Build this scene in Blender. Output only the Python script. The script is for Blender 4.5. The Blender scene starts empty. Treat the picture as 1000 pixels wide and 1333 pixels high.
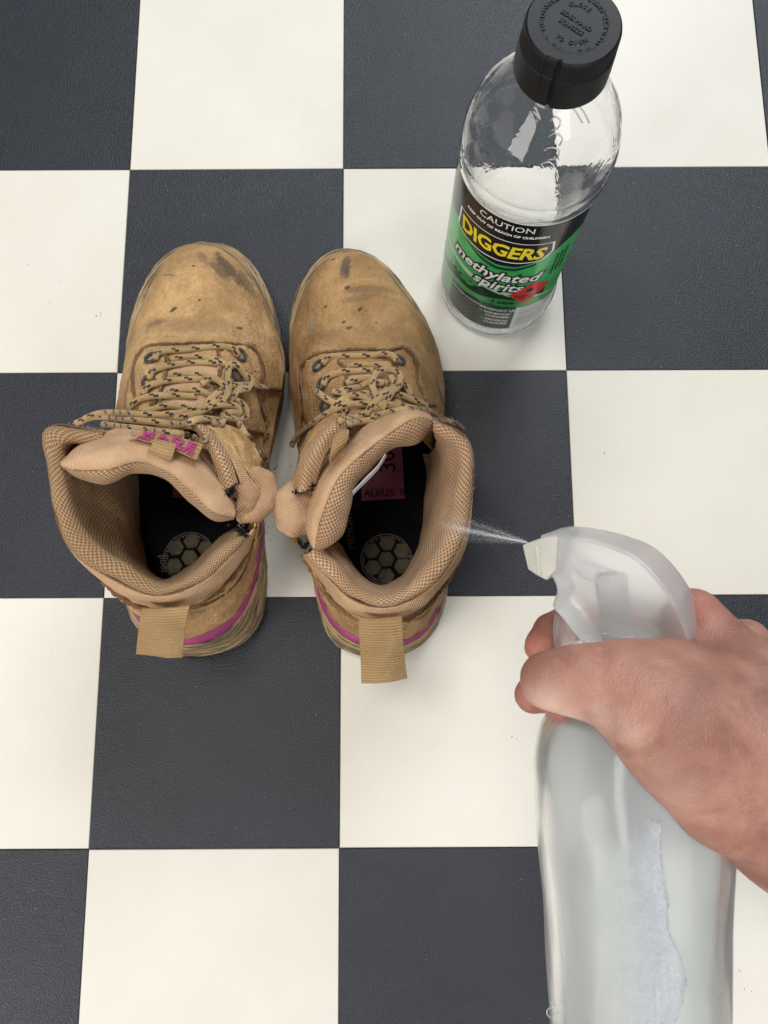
import bpy, bmesh, math, random
import numpy as np
from mathutils import Vector, Matrix, noise
from mathutils.bvhtree import BVHTree
random.seed(4); RNG = np.random.default_rng(4)
SC = bpy.context.scene; COL = SC.collection
PI = math.pi
# ------------------------------------------------------------------ camera
CAM_LOC = np.array([0.195879301, -0.372898081, 0.551385571])
CAM_ROT = (0.184297648, 0.00169234596, -0.00438920542)
FPX = 1027.95                       # focal length in pixels of the 1000 x 1333 photograph
cd = bpy.data.cameras.new('camera'); cam = bpy.data.objects.new('camera', cd); COL.objects.link(cam)
cam.location = CAM_LOC; cam.rotation_euler = CAM_ROT
cd.sensor_fit = 'VERTICAL'; cd.sensor_height = 24; cd.lens = 24*FPX/1333
cd.clip_start = 0.01; cd.clip_end = 30
cd.dof.use_dof = True; cd.dof.focus_distance = 0.43; cd.dof.aperture_fstop = 17
SC.camera = cam
# ------------------------------------------------------------------ world and lamps
W = bpy.data.worlds.new('World'); SC.world = W; W.use_nodes = True
wn = W.node_tree; bg = wn.nodes['Background']
bg.inputs[0].default_value = (0.86, 0.92, 1.0, 1); bg.inputs[1].default_value = 0.13
def area(name, loc, target, size, sizey, power, color):
    l = bpy.data.lights.new(name, 'AREA'); l.shape = 'RECTANGLE'; l.size = size; l.size_y = sizey
    l.energy = power; l.color = color
    o = bpy.data.objects.new(name, l); COL.objects.link(o); o.location = loc
    o.rotation_euler = (Vector(target)-Vector(loc)).to_track_quat('-Z', 'Y').to_euler()
area('window_light', (0.95, -1.50, 1.30), (0.25, -0.25, 0), 0.8, 1.1, 11, (0.97, 0.98, 1.0))
area('far_window_light', (0.9, 1.9, 1.9), (0.2, -0.25, 0), 1.3, 1.2, 54, (0.90, 0.95, 1.0))
area('ceiling_light', (-0.25, -0.1, 2.3), (0.2, -0.25, 0), 0.5, 0.9, 23, (1.0, 0.95, 0.88))
area('left_room_light', (-1.0, -1.45, 0.85), (0.3, -0.3, 0.1), 0.7, 0.9, 19, (1.0, 0.95, 0.9))
SC.view_settings.view_transform = 'Standard'; SC.view_settings.look = 'None'
SC.view_settings.exposure = 0.0; SC.view_settings.gamma = 1
SC.cycles.use_denoising = True
SC.cycles.max_bounces = 14; SC.cycles.transmission_bounces = 12; SC.cycles.transparent_max_bounces = 16

# ------------------------------------------------------------------ geometry helpers
def rotm(rx, ry, rz):
    cx, sx, cy, sy, cz, sz = np.cos(rx), np.sin(rx), np.cos(ry), np.sin(ry), np.cos(rz), np.sin(rz)
    return np.array([[cz, -sz, 0], [sz, cz, 0], [0, 0, 1]]) @ np.array([[cy, 0, sy], [0, 1, 0], [-sy, 0, cy]]) @ np.array([[1, 0, 0], [0, cx, -sx], [0, sx, cx]])
RM = rotm(*CAM_ROT)
def raydir(px, py): return RM @ np.array([(px-500)/FPX, -(py-666.5)/FPX, -1.0])
def P(px, py, z=0.0):                 # point at height z seen at that place of the photograph
    d = raydir(px, py); return CAM_LOC + d*((z-CAM_LOC[2])/d[2])
def D(px, py, dep): return CAM_LOC + raydir(px, py)*dep      # point at that distance in front of the camera
def PL(l, z=None): return np.array([P(*p) if z is None else P(p[0], p[1], z) for p in l])

def hermite(pts, t, tq):
    pts = np.asarray(pts, float); n = len(pts)
    m = np.zeros_like(pts)
    if n == 2: return pts[0]+(pts[1]-pts[0])*((tq-t[0])/(t[1]-t[0]))[:, None]
    dt = np.diff(t)[:, None]; s = np.diff(pts, axis=0)/dt
    m[1:-1] = (s[:-1]*dt[1:]+s[1:]*dt[:-1])/(dt[1:]+dt[:-1]); m[0] = s[0]; m[-1] = s[-1]
    i = np.clip(np.searchsorted(t, tq, side='right')-1, 0, n-2)
    h = (t[i+1]-t[i]); x = ((tq-t[i])/h)[:, None]; h = h[:, None]
    return (2*x**3-3*x**2+1)*pts[i]+(x**3-2*x**2+x)*h*m[i]+(-2*x**3+3*x**2)*pts[i+1]+(x**3-x**2)*h*m[i+1]
def chord(pts):
    d = np.linalg.norm(np.diff(pts, axis=0), axis=1); return np.concatenate([[0], np.cumsum(np.maximum(d, 1e-6))])
def spline(pts, n):
    pts = np.asarray(pts, float); t = chord(pts); q = hermite(pts, t, np.linspace(0, t[-1], n))
    t = chord(q); tq = np.linspace(0, t[-1], n)
    return np.stack([np.interp(tq, t, q[:, k]) for k in range(q.shape[1])], 1)
def resurface(rows, nu, nv):
    """tensor product spline through rows of equally many points -> (nv, nu, 3)"""
    A = np.array(rows, float); t = np.mean([chord(r)/max(chord(r)[-1], 1e-9) for r in A], axis=0)
    B = np.array([hermite(r, t, np.linspace(0, 1, nu)) for r in A])
    s = np.mean([chord(B[:, j]) for j in range(nu)], axis=0)
    return np.stack([hermite(B[:, j], s, np.linspace(0, s[-1], nv)) for j in range(nu)], 1)

def link(name, me, mat, parent=None, smooth=True):
    if mat is not None: me.materials.append(mat)
    if smooth: me.shade_smooth()
    o = bpy.data.objects.new(name, me); COL.objects.link(o)
    if parent is not None: o.parent = parent
    return o
def mesh_from(name, V, F, mat, parent=None, uv=None, smooth=True):
    me = bpy.data.meshes.new(name); me.from_pydata([tuple(v) for v in V], [], [tuple(f) for f in F])
    if uv is not None:
        l = me.uv_layers.new(name='UVMap'); uv = np.asarray(uv)
        idx = np.zeros(len(me.loops), int); me.loops.foreach_get('vertex_index', idx)
        l.data.foreach_set('uv', uv[idx].astype(float).ravel())
    me.update()
    return link(name, me, mat, parent, smooth)
def grid(name, G, mat, parent, thick=0.0, vwarp=None, off=-1, closed=False, disp=None, flip=False, rough=0.0, rs=60, bevel=0):
    nv, nu, _ = G.shape
    if disp is not None: G = G + disp(G)
    if rough:
        N = np.cross(np.gradient(G, axis=1), np.gradient(G, axis=0)); N /= np.linalg.norm(N, axis=2, keepdims=True)+1e-12
        k = np.array([[noise.noise(Vector(G[j, i])*rs)+.5*noise.noise(Vector(G[j, i])*rs*2.3) for i in range(nu)] for j in range(nv)])
        G = G + N*k[:, :, None]*rough
    U = np.concatenate([np.zeros((nv, 1)), np.cumsum(np.linalg.norm(np.diff(G, axis=1), axis=2), 1)], 1)
    U = np.repeat(np.mean(U, axis=0)[None], nv, 0)
    Vv = np.concatenate([np.zeros((1, nu)), np.cumsum(np.linalg.norm(np.diff(G, axis=0), axis=2), 0)], 0)
    Vv = np.repeat(np.mean(Vv, axis=1)[:, None], nu, 1)
    if vwarp: Vv = np.where(Vv > vwarp[0], vwarp[0]+(Vv-vwarp[0])*vwarp[1], Vv)
    F = []
    for j in range(nv-1):
        for i in range(nu-1 if not closed else nu):
            i2 = (i+1) % nu; f = (j*nu+i, j*nu+i2, (j+1)*nu+i2, (j+1)*nu+i); F.append(f[::-1] if flip else f)
    o = mesh_from(name, G.reshape(-1, 3), F, mat, parent, np.stack([U.ravel(), Vv.ravel()], 1))
    if thick:
        m = o.modifiers.new('thickness', 'SOLIDIFY'); m.thickness = thick; m.offset = off
        if bevel:
            b = o.modifiers.new('edge', 'BEVEL'); b.width = bevel; b.segments = 2; b.limit_method = 'ANGLE'; b.angle_limit = 1.0
    return o
def loft(name, rows, mat, parent, nu=60, nv=30, **k):
    A = [PL(r) for r in rows] if len(rows[0][0]) == 3 and not isinstance(rows[0], np.ndarray) else rows
    return grid(name, resurface(A, nu, nv), mat, parent, **k)
def tube(name, path, rad, mat, parent, seg=10, flat=1.0, up=None, caps=True, rough=0, rs=100):
    path = np.asarray(path, float); n = len(path); rad = np.broadcast_to(rad, (n,)).astype(float)
    T = np.gradient(path, axis=0); T /= np.linalg.norm(T, axis=1, keepdims=True)+1e-12
    V = []; UV = []; s = chord(path); up0 = np.array([0, 0, 1.0]) if up is None else np.asarray(up, float)
    prev = None
    for i in range(n):
        b = np.cross(T[i], up0)
        if np.linalg.norm(b) < .25: b = prev if prev is not None else np.cross(T[i], [0, 1, 0.2])
        b = b/np.linalg.norm(b); prev = b; nn = np.cross(b, T[i])
        for k in range(seg):
            a = 2*PI*k/seg
            p = path[i]+rad[i]*(math.cos(a)*b+math.sin(a)*nn*flat)
            if rough: p = p + (p-path[i])*rough*noise.noise(Vector(p)*rs)
            V.append(p); UV.append((s[i], k/seg))
    F = [(i*seg+k, i*seg+(k+1) % seg, (i+1)*seg+(k+1) % seg, (i+1)*seg+k) for i in range(n-1) for k in range(seg)]
    if caps: F += [tuple(range(seg))[::-1], tuple((n-1)*seg+k for k in range(seg))]
    return mesh_from(name, V, F, mat, parent, UV)
def lathe(name, prof, mat, parent, seg=64, loc=(0, 0, 0), ribs=None):
    V = []; F = []; UV = []
    for j, (r, z) in enumerate(prof):
        for k in range(seg):
            a = 2*PI*k/seg; rr = r if ribs is None else ribs(r, z, a)
            V.append((loc[0]+rr*math.cos(a), loc[1]+rr*math.sin(a), loc[2]+z)); UV.append((a*r, z))
    for j in range(len(prof)-1):
        for k in range(seg): F.append((j*seg+k, j*seg+(k+1) % seg, (j+1)*seg+(k+1) % seg, (j+1)*seg+k))
    if prof[0][0] > 1e-4: F.append(tuple(range(seg))[::-1])
    if prof[-1][0] > 1e-4: F.append(tuple((len(prof)-1)*seg+k for k in range(seg)))
    return mesh_from(name, V, F, mat, parent, UV)
def empty(name, loc, label, cat, group=None):
    o = bpy.data.objects.new(name, None); COL.objects.link(o); ROOTS[name+str(len(ROOTS))] = (o, tuple(float(x) for x in loc)); o.empty_display_size = .02
    o['label'] = label; o['category'] = cat
    if group: o['group'] = group
    return o
ROOTS = {}
def root_at(o):                       # children are built in world coordinates: the root moves to its base at the end and they stay
    loc = [l for r, l in ROOTS.values() if r == o][0]; o.location = loc
    for c in list(o.children):
        c.matrix_parent_inverse = Matrix.Translation(-Vector(loc))
# ------------------------------------------------------------------ signed distance shapes -> one smooth skin
def sdf_mesh(prims, h, lo, hi):
    lo = np.array(lo); n = np.ceil((np.array(hi)-lo)/h).astype(int)+1
    X = np.stack(np.meshgrid(*[lo[i]+h*np.arange(n[i]) for i in range(3)], indexing='ij'), -1).astype(np.float32)
    F = np.full(X.shape[:3], 1.0, np.float32)
    for a, b, ra, rb, k in prims:
        a = np.array(a, np.float32); b = np.array(b, np.float32); ab = b-a
        m = max(ra, rb)+k+3*h
        i0 = np.maximum(np.floor((np.minimum(a, b)-m-lo)/h).astype(int), 0); i1 = np.minimum(np.ceil((np.maximum(a, b)+m-lo)/h).astype(int)+1, n)
        if (i1 <= i0).any(): continue
        sl = tuple(slice(i0[i], i1[i]) for i in range(3))
        p = X[sl]-a; t = np.clip((p@ab)/max(float(ab@ab), 1e-12), 0, 1)
        d = np.linalg.norm(p-t[..., None]*ab, axis=-1)-(ra+(rb-ra)*t)
        f = F[sl]; hh = np.clip(.5+.5*(f-d)/k, 0, 1); F[sl] = f*(1-hh)+d*hh-k*hh*(1-hh)
    return nets(F, lo, h)
def nets(F, lo, h):
    S = F < 0; nx, ny, nz = F.shape
    c = [(i, j, k) for i in (0, 1) for j in (0, 1) for k in (0, 1)]
    def sub(A, o): return A[o[0]:nx-1+o[0], o[1]:ny-1+o[1], o[2]:nz-1+o[2]]
    cnt = sum(sub(S, o).astype(np.int8) for o in c); act = (cnt > 0) & (cnt < 8)
    I = np.argwhere(act); idx = -np.ones(act.shape, int); idx[act] = np.arange(len(I))
    acc = np.zeros((len(I), 3)); num = np.zeros(len(I))
    for o in c:
        for ax in range(3):
            if o[ax]: continue
            o2 = list(o); o2[ax] = 1
            fa = F[I[:, 0]+o[0], I[:, 1]+o[1], I[:, 2]+o[2]]; fb = F[I[:, 0]+o2[0], I[:, 1]+o2[1], I[:, 2]+o2[2]]
            m = (fa < 0) != (fb < 0); t = np.where(m, fa/np.where(m, fa-fb, 1), 0)
            p = np.tile(np.array(o, float), (len(I), 1)); p[:, ax] += t
            acc[m] += p[m]; num[m] += 1
    V = (I+acc/np.maximum(num, 1)[:, None])*h+lo
    Q = []
    for ax in range(3):
        b, c2 = (ax+1) % 3, (ax+2) % 3
        s0 = [slice(1, n-1) for n in F.shape]; s1 = list(s0); s0[ax] = slice(0, F.shape[ax]-1); s1[ax] = slice(1, F.shape[ax])
        a0, a1 = S[tuple(s0)], S[tuple(s1)]
        for m, fl in ((a0 & ~a1, False), (~a0 & a1, True)):
            J = np.argwhere(m); J[:, b] += 1; J[:, c2] += 1
            e = np.zeros(3, int)
            def g(db, dc):
                K = J.copy(); K[:, b] -= db; K[:, c2] -= dc; return idx[K[:, 0], K[:, 1], K[:, 2]]
            q = np.stack([g(1, 1), g(0, 1), g(0, 0), g(1, 0)], 1); q = q[(q >= 0).all(1)]
            Q.append(q[:, ::-1] if fl else q)
    return V, np.concatenate(Q)
# ------------------------------------------------------------------ materials
class NT:
    def __init__(s, name):
        s.m = bpy.data.materials.new(name); s.m.use_nodes = True; s.t = s.m.node_tree; s.b = s.t.nodes['Principled BSDF']
    def n(s, ty, **k):
        x = s.t.nodes.new(ty)
        for a, v in k.items():
            if isinstance(a, str) and hasattr(x, a): setattr(x, a, v)
        return x
    def l(s, a, b): s.t.links.new(a, b)
    def math(s, op, a, b=None, c=None, clamp=False):
        x = s.t.nodes.new('ShaderNodeMath'); x.operation = op; x.use_clamp = clamp
        for i, v in enumerate((a, b, c)):
            if v is None: continue
            if isinstance(v, (int, float)): x.inputs[i].default_value = v
            else: s.l(v, x.inputs[i])
        return x.outputs[0]
    def coord(s, which='Object'): 
        return s.t.nodes.new('ShaderNodeTexCoord').outputs[which]
    def noise(s, vec, scale, detail=4, rough=.55, dist=0):
        x = s.t.nodes.new('ShaderNodeTexNoise'); x.inputs['Scale'].default_value = scale; x.inputs['Detail'].default_value = detail
        x.inputs['Roughness'].default_value = rough; x.inputs['Distortion'].default_value = dist; s.l(vec, x.inputs['Vector']); return x.outputs['Fac']
    def vor(s, vec, scale, feat='F1', out='Distance'):
        x = s.t.nodes.new('ShaderNodeTexVoronoi'); x.feature = feat; x.inputs['Scale'].default_value = scale; s.l(vec, x.inputs['Vector']); return x.outputs[out]
    def ramp(s, fac, stops):
        x = s.t.nodes.new('ShaderNodeValToRGB'); e = x.color_ramp.elements
        while len(e) < len(stops): e.new(.5)
        for el, (p, c) in zip(e, stops): el.position = p; el.color = (*c, 1) if len(c) == 3 else c
        s.l(fac, x.inputs[0]); return x.outputs[0]
    def step(s, fac, a, b):
        x = s.t.nodes.new('ShaderNodeMapRange'); x.interpolation_type = 'SMOOTHSTEP'; x.inputs[1].default_value = a; x.inputs[2].default_value = b; s.l(fac, x.inputs[0]); return x.outputs[0]
    def mix(s, f, a, b):
        x = s.t.nodes.new('ShaderNodeMix'); x.data_type = 'RGBA'
        for v, i in ((f, 0), (a, 6), (b, 7)):
            if isinstance(v, (int, float)): x.inputs[i].default_value = v
            elif isinstance(v, tuple): x.inputs[i].default_value = (*v, 1)
            else: s.l(v, x.inputs[i])
        return x.outputs[2]
    def bump(s, h, dist, strength=1.0):
        x = s.t.nodes.new('ShaderNodeBump'); x.inputs['Distance'].default_value = dist; x.inputs['Strength'].default_value = strength
        s.l(h, x.inputs['Height']); s.l(x.outputs[0], s.b.inputs['Normal']); return x
    def base(s, c):
        if isinstance(c, tuple): s.b.inputs['Base Color'].default_value = (*c, 1)
        else: s.l(c, s.b.inputs['Base Color'])
    def set(s, **k):
        for a, v in k.items(): s.b.inputs[a.replace('_', ' ')].default_value = v
        return s
def simple(name, col, rough=.5, spec=.4, bumpk=None, var=.12, vs=60):
    t = NT(name); t.set(Roughness=rough); t.b.inputs['Specular IOR Level'].default_value = spec
    c = t.coord(); n = t.noise(c, vs)
    t.base(t.mix(t.step(n, .3, .7), tuple(x*(1-var) for x in col), tuple(min(1, x*(1+var)) for x in col)))
    if bumpk: t.bump(t.noise(c, bumpk[0], 3), bumpk[1])
    return t.m
def tile_mat(name, c1, c2, dark):
    t = NT(name); c = t.coord(); 
    oi = t.n('ShaderNodeObjectInfo'); v = t.n('ShaderNodeVectorMath', operation='ADD'); t.l(c, v.inputs[0])
    sc = t.n('ShaderNodeVectorMath', operation='SCALE'); t.l(oi.outputs['Location'], sc.inputs[0]); sc.inputs['Scale'].default_value = 1.0
    t.l(sc.outputs[0], v.inputs[1]); p = v.outputs[0]
    big = t.noise(p, 14, 5, .6); fine = t.noise(p, 900 if dark else 600, 2, .6)
    col = t.mix(t.step(big, .2, .8), c1, c2)
    rnd = t.math('MULTIPLY_ADD', oi.outputs['Random'], .10, .95)
    hs = t.n('ShaderNodeHueSaturation'); t.l(col, hs.inputs['Color']); t.l(rnd, hs.inputs['Value']); col = hs.outputs[0]
    if dark:
        col = t.mix(t.math('MULTIPLY', t.step(fine, .45, .75), .35), col, (.042, .047, .057))
        sp = t.step(t.vor(p, 150), .055, .03); hi = t.step(t.noise(p, 22, 2), .54, .6)
        col = t.mix(t.math('MULTIPLY', sp, hi), col, (.35, .36, .36))
        t.set(Roughness=.43); t.b.inputs['Specular IOR Level'].default_value = .5
        hgt = t.math('ADD', t.step(t.noise(p, 800, 2, .5), .3, .7), t.math('MULTIPLY', t.noise(p, 60, 2), .6))
        t.bump(hgt, .0003, .85)
    else:
        y = t.step(t.noise(p, 30, 3, .6), .55, .85)
        col = t.mix(t.math('MULTIPLY', y, .15), col, (.70, .62, .42))
        sp = t.step(t.vor(p, 260), .09, .05); hi = t.step(t.noise(p, 9, 3), .56, .62)
        col = t.mix(t.math('MULTIPLY', sp, t.math('MULTIPLY', hi, .7)), col, (.22, .19, .13))
        t.set(Roughness=.42); t.b.inputs['Specular IOR Level'].default_value = .35
        t.bump(t.math('ADD', fine, t.math('MULTIPLY', t.noise(p, 130, 3), 1.2)), .0002, .55)
    t.base(col); return t.m
M_WHITE = tile_mat('cream_vinyl', (.715, .685, .60), (.76, .735, .66), False)
M_DARK = tile_mat('charcoal_vinyl', (.013, .0155, .022), (.019, .022, .031), True)

def leather(name, c1=(.47, .27, .115), c2=(.80, .50, .23), dirt=.58, spots=(), creases=(), rough=.72):
    t = NT(name); c = t.coord(); n1 = t.noise(c, 28, 6, .65, .4); n2 = t.noise(c, 240, 5, .7)
    col = t.mix(t.step(n1, .32, .68), c1, c2)
    col = t.mix(t.math('MULTIPLY', t.step(n2, .5, .75), .35), col, tuple(x*.62 for x in c1))
    col = t.mix(t.math('MULTIPLY', t.step(t.noise(c, 620, 3, .7), .42, .66), .26), col, tuple(x*.55 for x in c1))
    d = t.math('ADD', t.step(t.noise(c, 55, 7, .75, 1.2), .54, .74), t.math('MULTIPLY', t.step(t.noise(c, 330, 4, .7), .56, .72), .35))
    col = t.mix(t.math('MULTIPLY', d, dirt), col, (.16, .115, .07))
    sp = t.math('MULTIPLY', t.step(t.vor(c, 160), .17, .09), t.step(t.noise(c, 90, 2), .55, .62))
    col = t.mix(t.math('MULTIPLY', sp, .6), col, (.06, .05, .045))
    ws = t.math('MULTIPLY', t.step(t.vor(c, 230), .10, .05), t.step(t.noise(c, 43, 2), .58, .64))
    col = t.mix(t.math('MULTIPLY', ws, .7), col, (.55, .50, .43))
    for (x, y, z), (ux, uy), (a, b), k, sc_ in spots:      # scuffs: soft-edged ellipses broken by noise
        s = t.n('ShaderNodeVectorMath', operation='SUBTRACT'); t.l(c, s.inputs[0]); s.inputs[1].default_value = (x, y, z)
        def dot(vx, vy, r):
            q = t.n('ShaderNodeVectorMath', operation='DOT_PRODUCT'); t.l(s.outputs[0], q.inputs[0]); q.inputs[1].default_value = (vx/r, vy/r, 0); return q.outputs['Value']
        e = t.math('ADD', t.math('POWER', dot(ux, uy, a), 2), t.math('POWER', dot(-uy, ux, b), 2))
        e = t.math('ADD', e, t.math('MULTIPLY', t.math('SUBTRACT', t.noise(c, 210, 6, .8), .5), 3.2))
        col = t.mix(t.math('MULTIPLY', t.step(e, 1.35, .25), k*.85), col, sc_)
    t.base(col); t.set(Roughness=rough); t.b.inputs['Specular IOR Level'].default_value = .3
    h = t.math('ADD', t.noise(c, 1100, 3, .7), t.math('MULTIPLY', t.noise(c, 170, 5, .65), 2.2))
    h = t.math('ADD', h, t.math('MULTIPLY', t.noise(c, 45, 4, .6, .5), 3.0))
    t.bump(h, .0014, .9); return t.m
def uvxy(t):
    s = t.n('ShaderNodeSeparateXYZ'); t.l(t.coord('UV'), s.inputs[0]); return s.outputs[0], s.outputs[1]
def mesh_fabric(name, c1, c2, pu=.0025, pv=.0020, hole=.8):
    t = NT(name); u, v = uvxy(t); c = t.coord()
    wob = t.math('MULTIPLY', t.noise(c, 120, 2), .0012)
    A = t.math('COSINE', t.math('MULTIPLY', t.math('ADD', u, wob), 2*PI/pu)); B = t.math('COSINE', t.math('MULTIPLY', t.math('ADD', v, wob), 2*PI/pv))
    h = t.math('MULTIPLY', A, B)
    col = t.mix(t.step(t.noise(c, 35, 4), .3, .7), c1, c2)
    col = t.mix(t.math('MULTIPLY', t.step(h, .15, .8), hole), col, tuple(x*.42 for x in c1))  # holes tinted dark: shade inside the weave put into the colour
    f = t.noise(c, 1500, 2); col = t.mix(t.math('MULTIPLY', f, .25), col, tuple(min(1, x*1.3) for x in c2))
    t.base(col); t.set(Roughness=.9); t.b.inputs['Specular IOR Level'].default_value = .15
    t.b.inputs['Sheen Weight'].default_value = .08
    t.bump(t.math('ADD', t.math('MULTIPLY', t.step(h, -.2, .9), -1.0), t.math('MULTIPLY', f, .35)), .0013, 1.0); return t.m
def twill(name, c1, c2, pitch=.0009, axis='d', depth=.00035, rough=.8):
    t = NT(name); u, v = uvxy(t); c = t.coord()
    w = {'d': t.math('ADD', u, v), 'u': u, 'v': v}[axis]
    s = t.math('SINE', t.math('MULTIPLY', w, 2*PI/pitch)); f = t.noise(c, 900, 2)
    col = t.mix(t.step(t.noise(c, 50, 5, .6), .3, .7), c1, c2)
    col = t.mix(t.math('MULTIPLY', t.step(s, .1, -.9), .35), col, tuple(x*.5 for x in c1))
    t.base(col); t.set(Roughness=rough); t.b.inputs['Specular IOR Level'].default_value = .2
    t.bump(t.math('ADD', s, t.math('ADD', t.math('MULTIPLY', f, .8), t.math('MULTIPLY', t.noise(c, 110, 4, .6, .8), 6))), depth, .9); return t.m
def lace_mat():
    t = NT('lace_cord'); u, v = uvxy(t); c = t.coord()
    col = t.mix(t.step(t.noise(c, 60, 3), .3, .7), (.55, .345, .135), (.70, .46, .195))
    # pairs of black dashes every 13 mm, stepping sideways
    fl = None
    for (o, vv, oo) in ((0.0, .20, 0), (.0022, .29, 0), (.0065, .45, 0), (.0087, .54, 0), (.003, .80, 0), (.0052, .71, 0)):
        fu = t.math('FRACT', t.math('DIVIDE', t.math('ADD', u, o+1.0), .0125))
        a = t.math('LESS_THAN', t.math('ABSOLUTE', t.math('SUBTRACT', fu, .5)), .10)
        b = t.math('LESS_THAN', t.math('ABSOLUTE', t.math('SUBTRACT', v, vv)), .06)
        m = t.math('MULTIPLY', a, b); fl = m if fl is None else t.math('MAXIMUM', fl, m)
    col = t.mix(fl, col, (.012, .012, .014))
    br = t.math('MULTIPLY', t.math('SINE', t.math('MULTIPLY', t.math('ADD', u, t.math('MULTIPLY', v, .012)), 2*PI/.0013)), t.math('SINE', t.math('MULTIPLY', t.math('SUBTRACT', u, t.math('MULTIPLY', v, .012)), 2*PI/.0013)))
    col = t.mix(t.math('MULTIPLY', t.step(br, -.1, -.8), .4), col, (.26, .16, .07))
    t.base(col); t.set(Roughness=.7); t.b.inputs['Sheen Weight'].default_value = .2; t.bump(br, .0003, .9); return t.m
M_LACE = lace_mat()
M_MESH = mesh_fabric('tan_air_mesh', (.47, .285, .155), (.58, .37, .21))
M_MESHD = mesh_fabric('tan_air_mesh_worn', (.38, .23, .115), (.49, .31, .165))
M_TWILL = twill('tan_twill', (.56, .345, .19), (.70, .46, .28), .0011, 'u', .00016)
M_LYCRA = simple('tan_stretch_fabric', (.50, .31, .175), .8, .15, (900, .0003), .12, 90)
M_WEB = twill('ribbed_webbing', (.44, .28, .13), (.54, .355, .175), .0017, 'v', .0004)
M_PINKF = simple('pink_thread', (.34, .05, .16), .8, .2, (800, .0003))
M_EDGE = leather('raw_leather_edge', (.17, .095, .05), (.34, .20, .10), .3, rough=.95)
M_THREAD = simple('tan_thread', (.50, .32, .20), .85, .2)
M_METAL = simple('gunmetal_eyelet', (.05, .05, .048), .45, .5, (300, .0003)); 
M_BRASS = NT('brass').set(Metallic=1.0, Roughness=.35); M_BRASS.base((.62, .42, .18)); M_BRASS = M_BRASS.m
M_BLACK = simple('black_insole_cloth', (.006, .006, .007), .95, .08, (900, .0002), .3)
M_INPINK = simple('insole_plum_print', (.20, .058, .085), .9, .1)
M_INTXT = simple('insole_grey_print', (.17, .145, .13), .9, .1)
M_INK = simple('black_print', (.008, .008, .008), .8, .2)
M_PAD = simple('insole_gel_pad', (.048, .038, .017), .6, .3, (300, .0003), .5, 130)
M_FRAY = simple('black_frayed_thread', (.02, .022, .026), .95, .1, (900, .001))
M_FUZZ = simple('frayed_tan_threads', (.62, .45, .33), .95, .1, (900, .001))
M_AGLET = simple('brown_aglet', (.10, .06, .04), .3, .5)
M_PINKR = simple('magenta_rubber', (.31, .045, .15), .55, .4, (200, .0004), .2, 90)
def sole_mat():
    t = NT('tan_rubber_sole'); c = t.coord()
    s = t.n('ShaderNodeSeparateXYZ'); t.l(c, s.inputs[0])
    uu, vv = uvxy(t); st = t.n('ShaderNodeCombineXYZ'); t.l(t.math('MULTIPLY', uu, .28), st.inputs[0]); t.l(t.math('MULTIPLY', vv, 4.0), st.inputs[1])
    n = t.noise(st.outputs[0], 75, 6, .7, .5)
    col = t.mix(t.step(t.noise(c, 30, 4), .3, .7), (.33, .22, .105), (.44, .31, .16))
    col = t.mix(t.math('MULTIPLY', t.math('MULTIPLY', t.step(n, .46, .56), t.step(t.noise(c, 16, 3), .34, .5)), .9), col, (.07, .055, .04))
    g = t.step(t.noise(c, 48, 6, .7), .6, .74); col = t.mix(t.math('MULTIPLY', g, .6), col, (.36, .33, .28))
    t.base(col); t.set(Roughness=.8); t.bump(t.math('ADD', n, t.noise(c, 500, 3)), .0009, .8); return t.m
M_SOLE = sole_mat()

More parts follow.
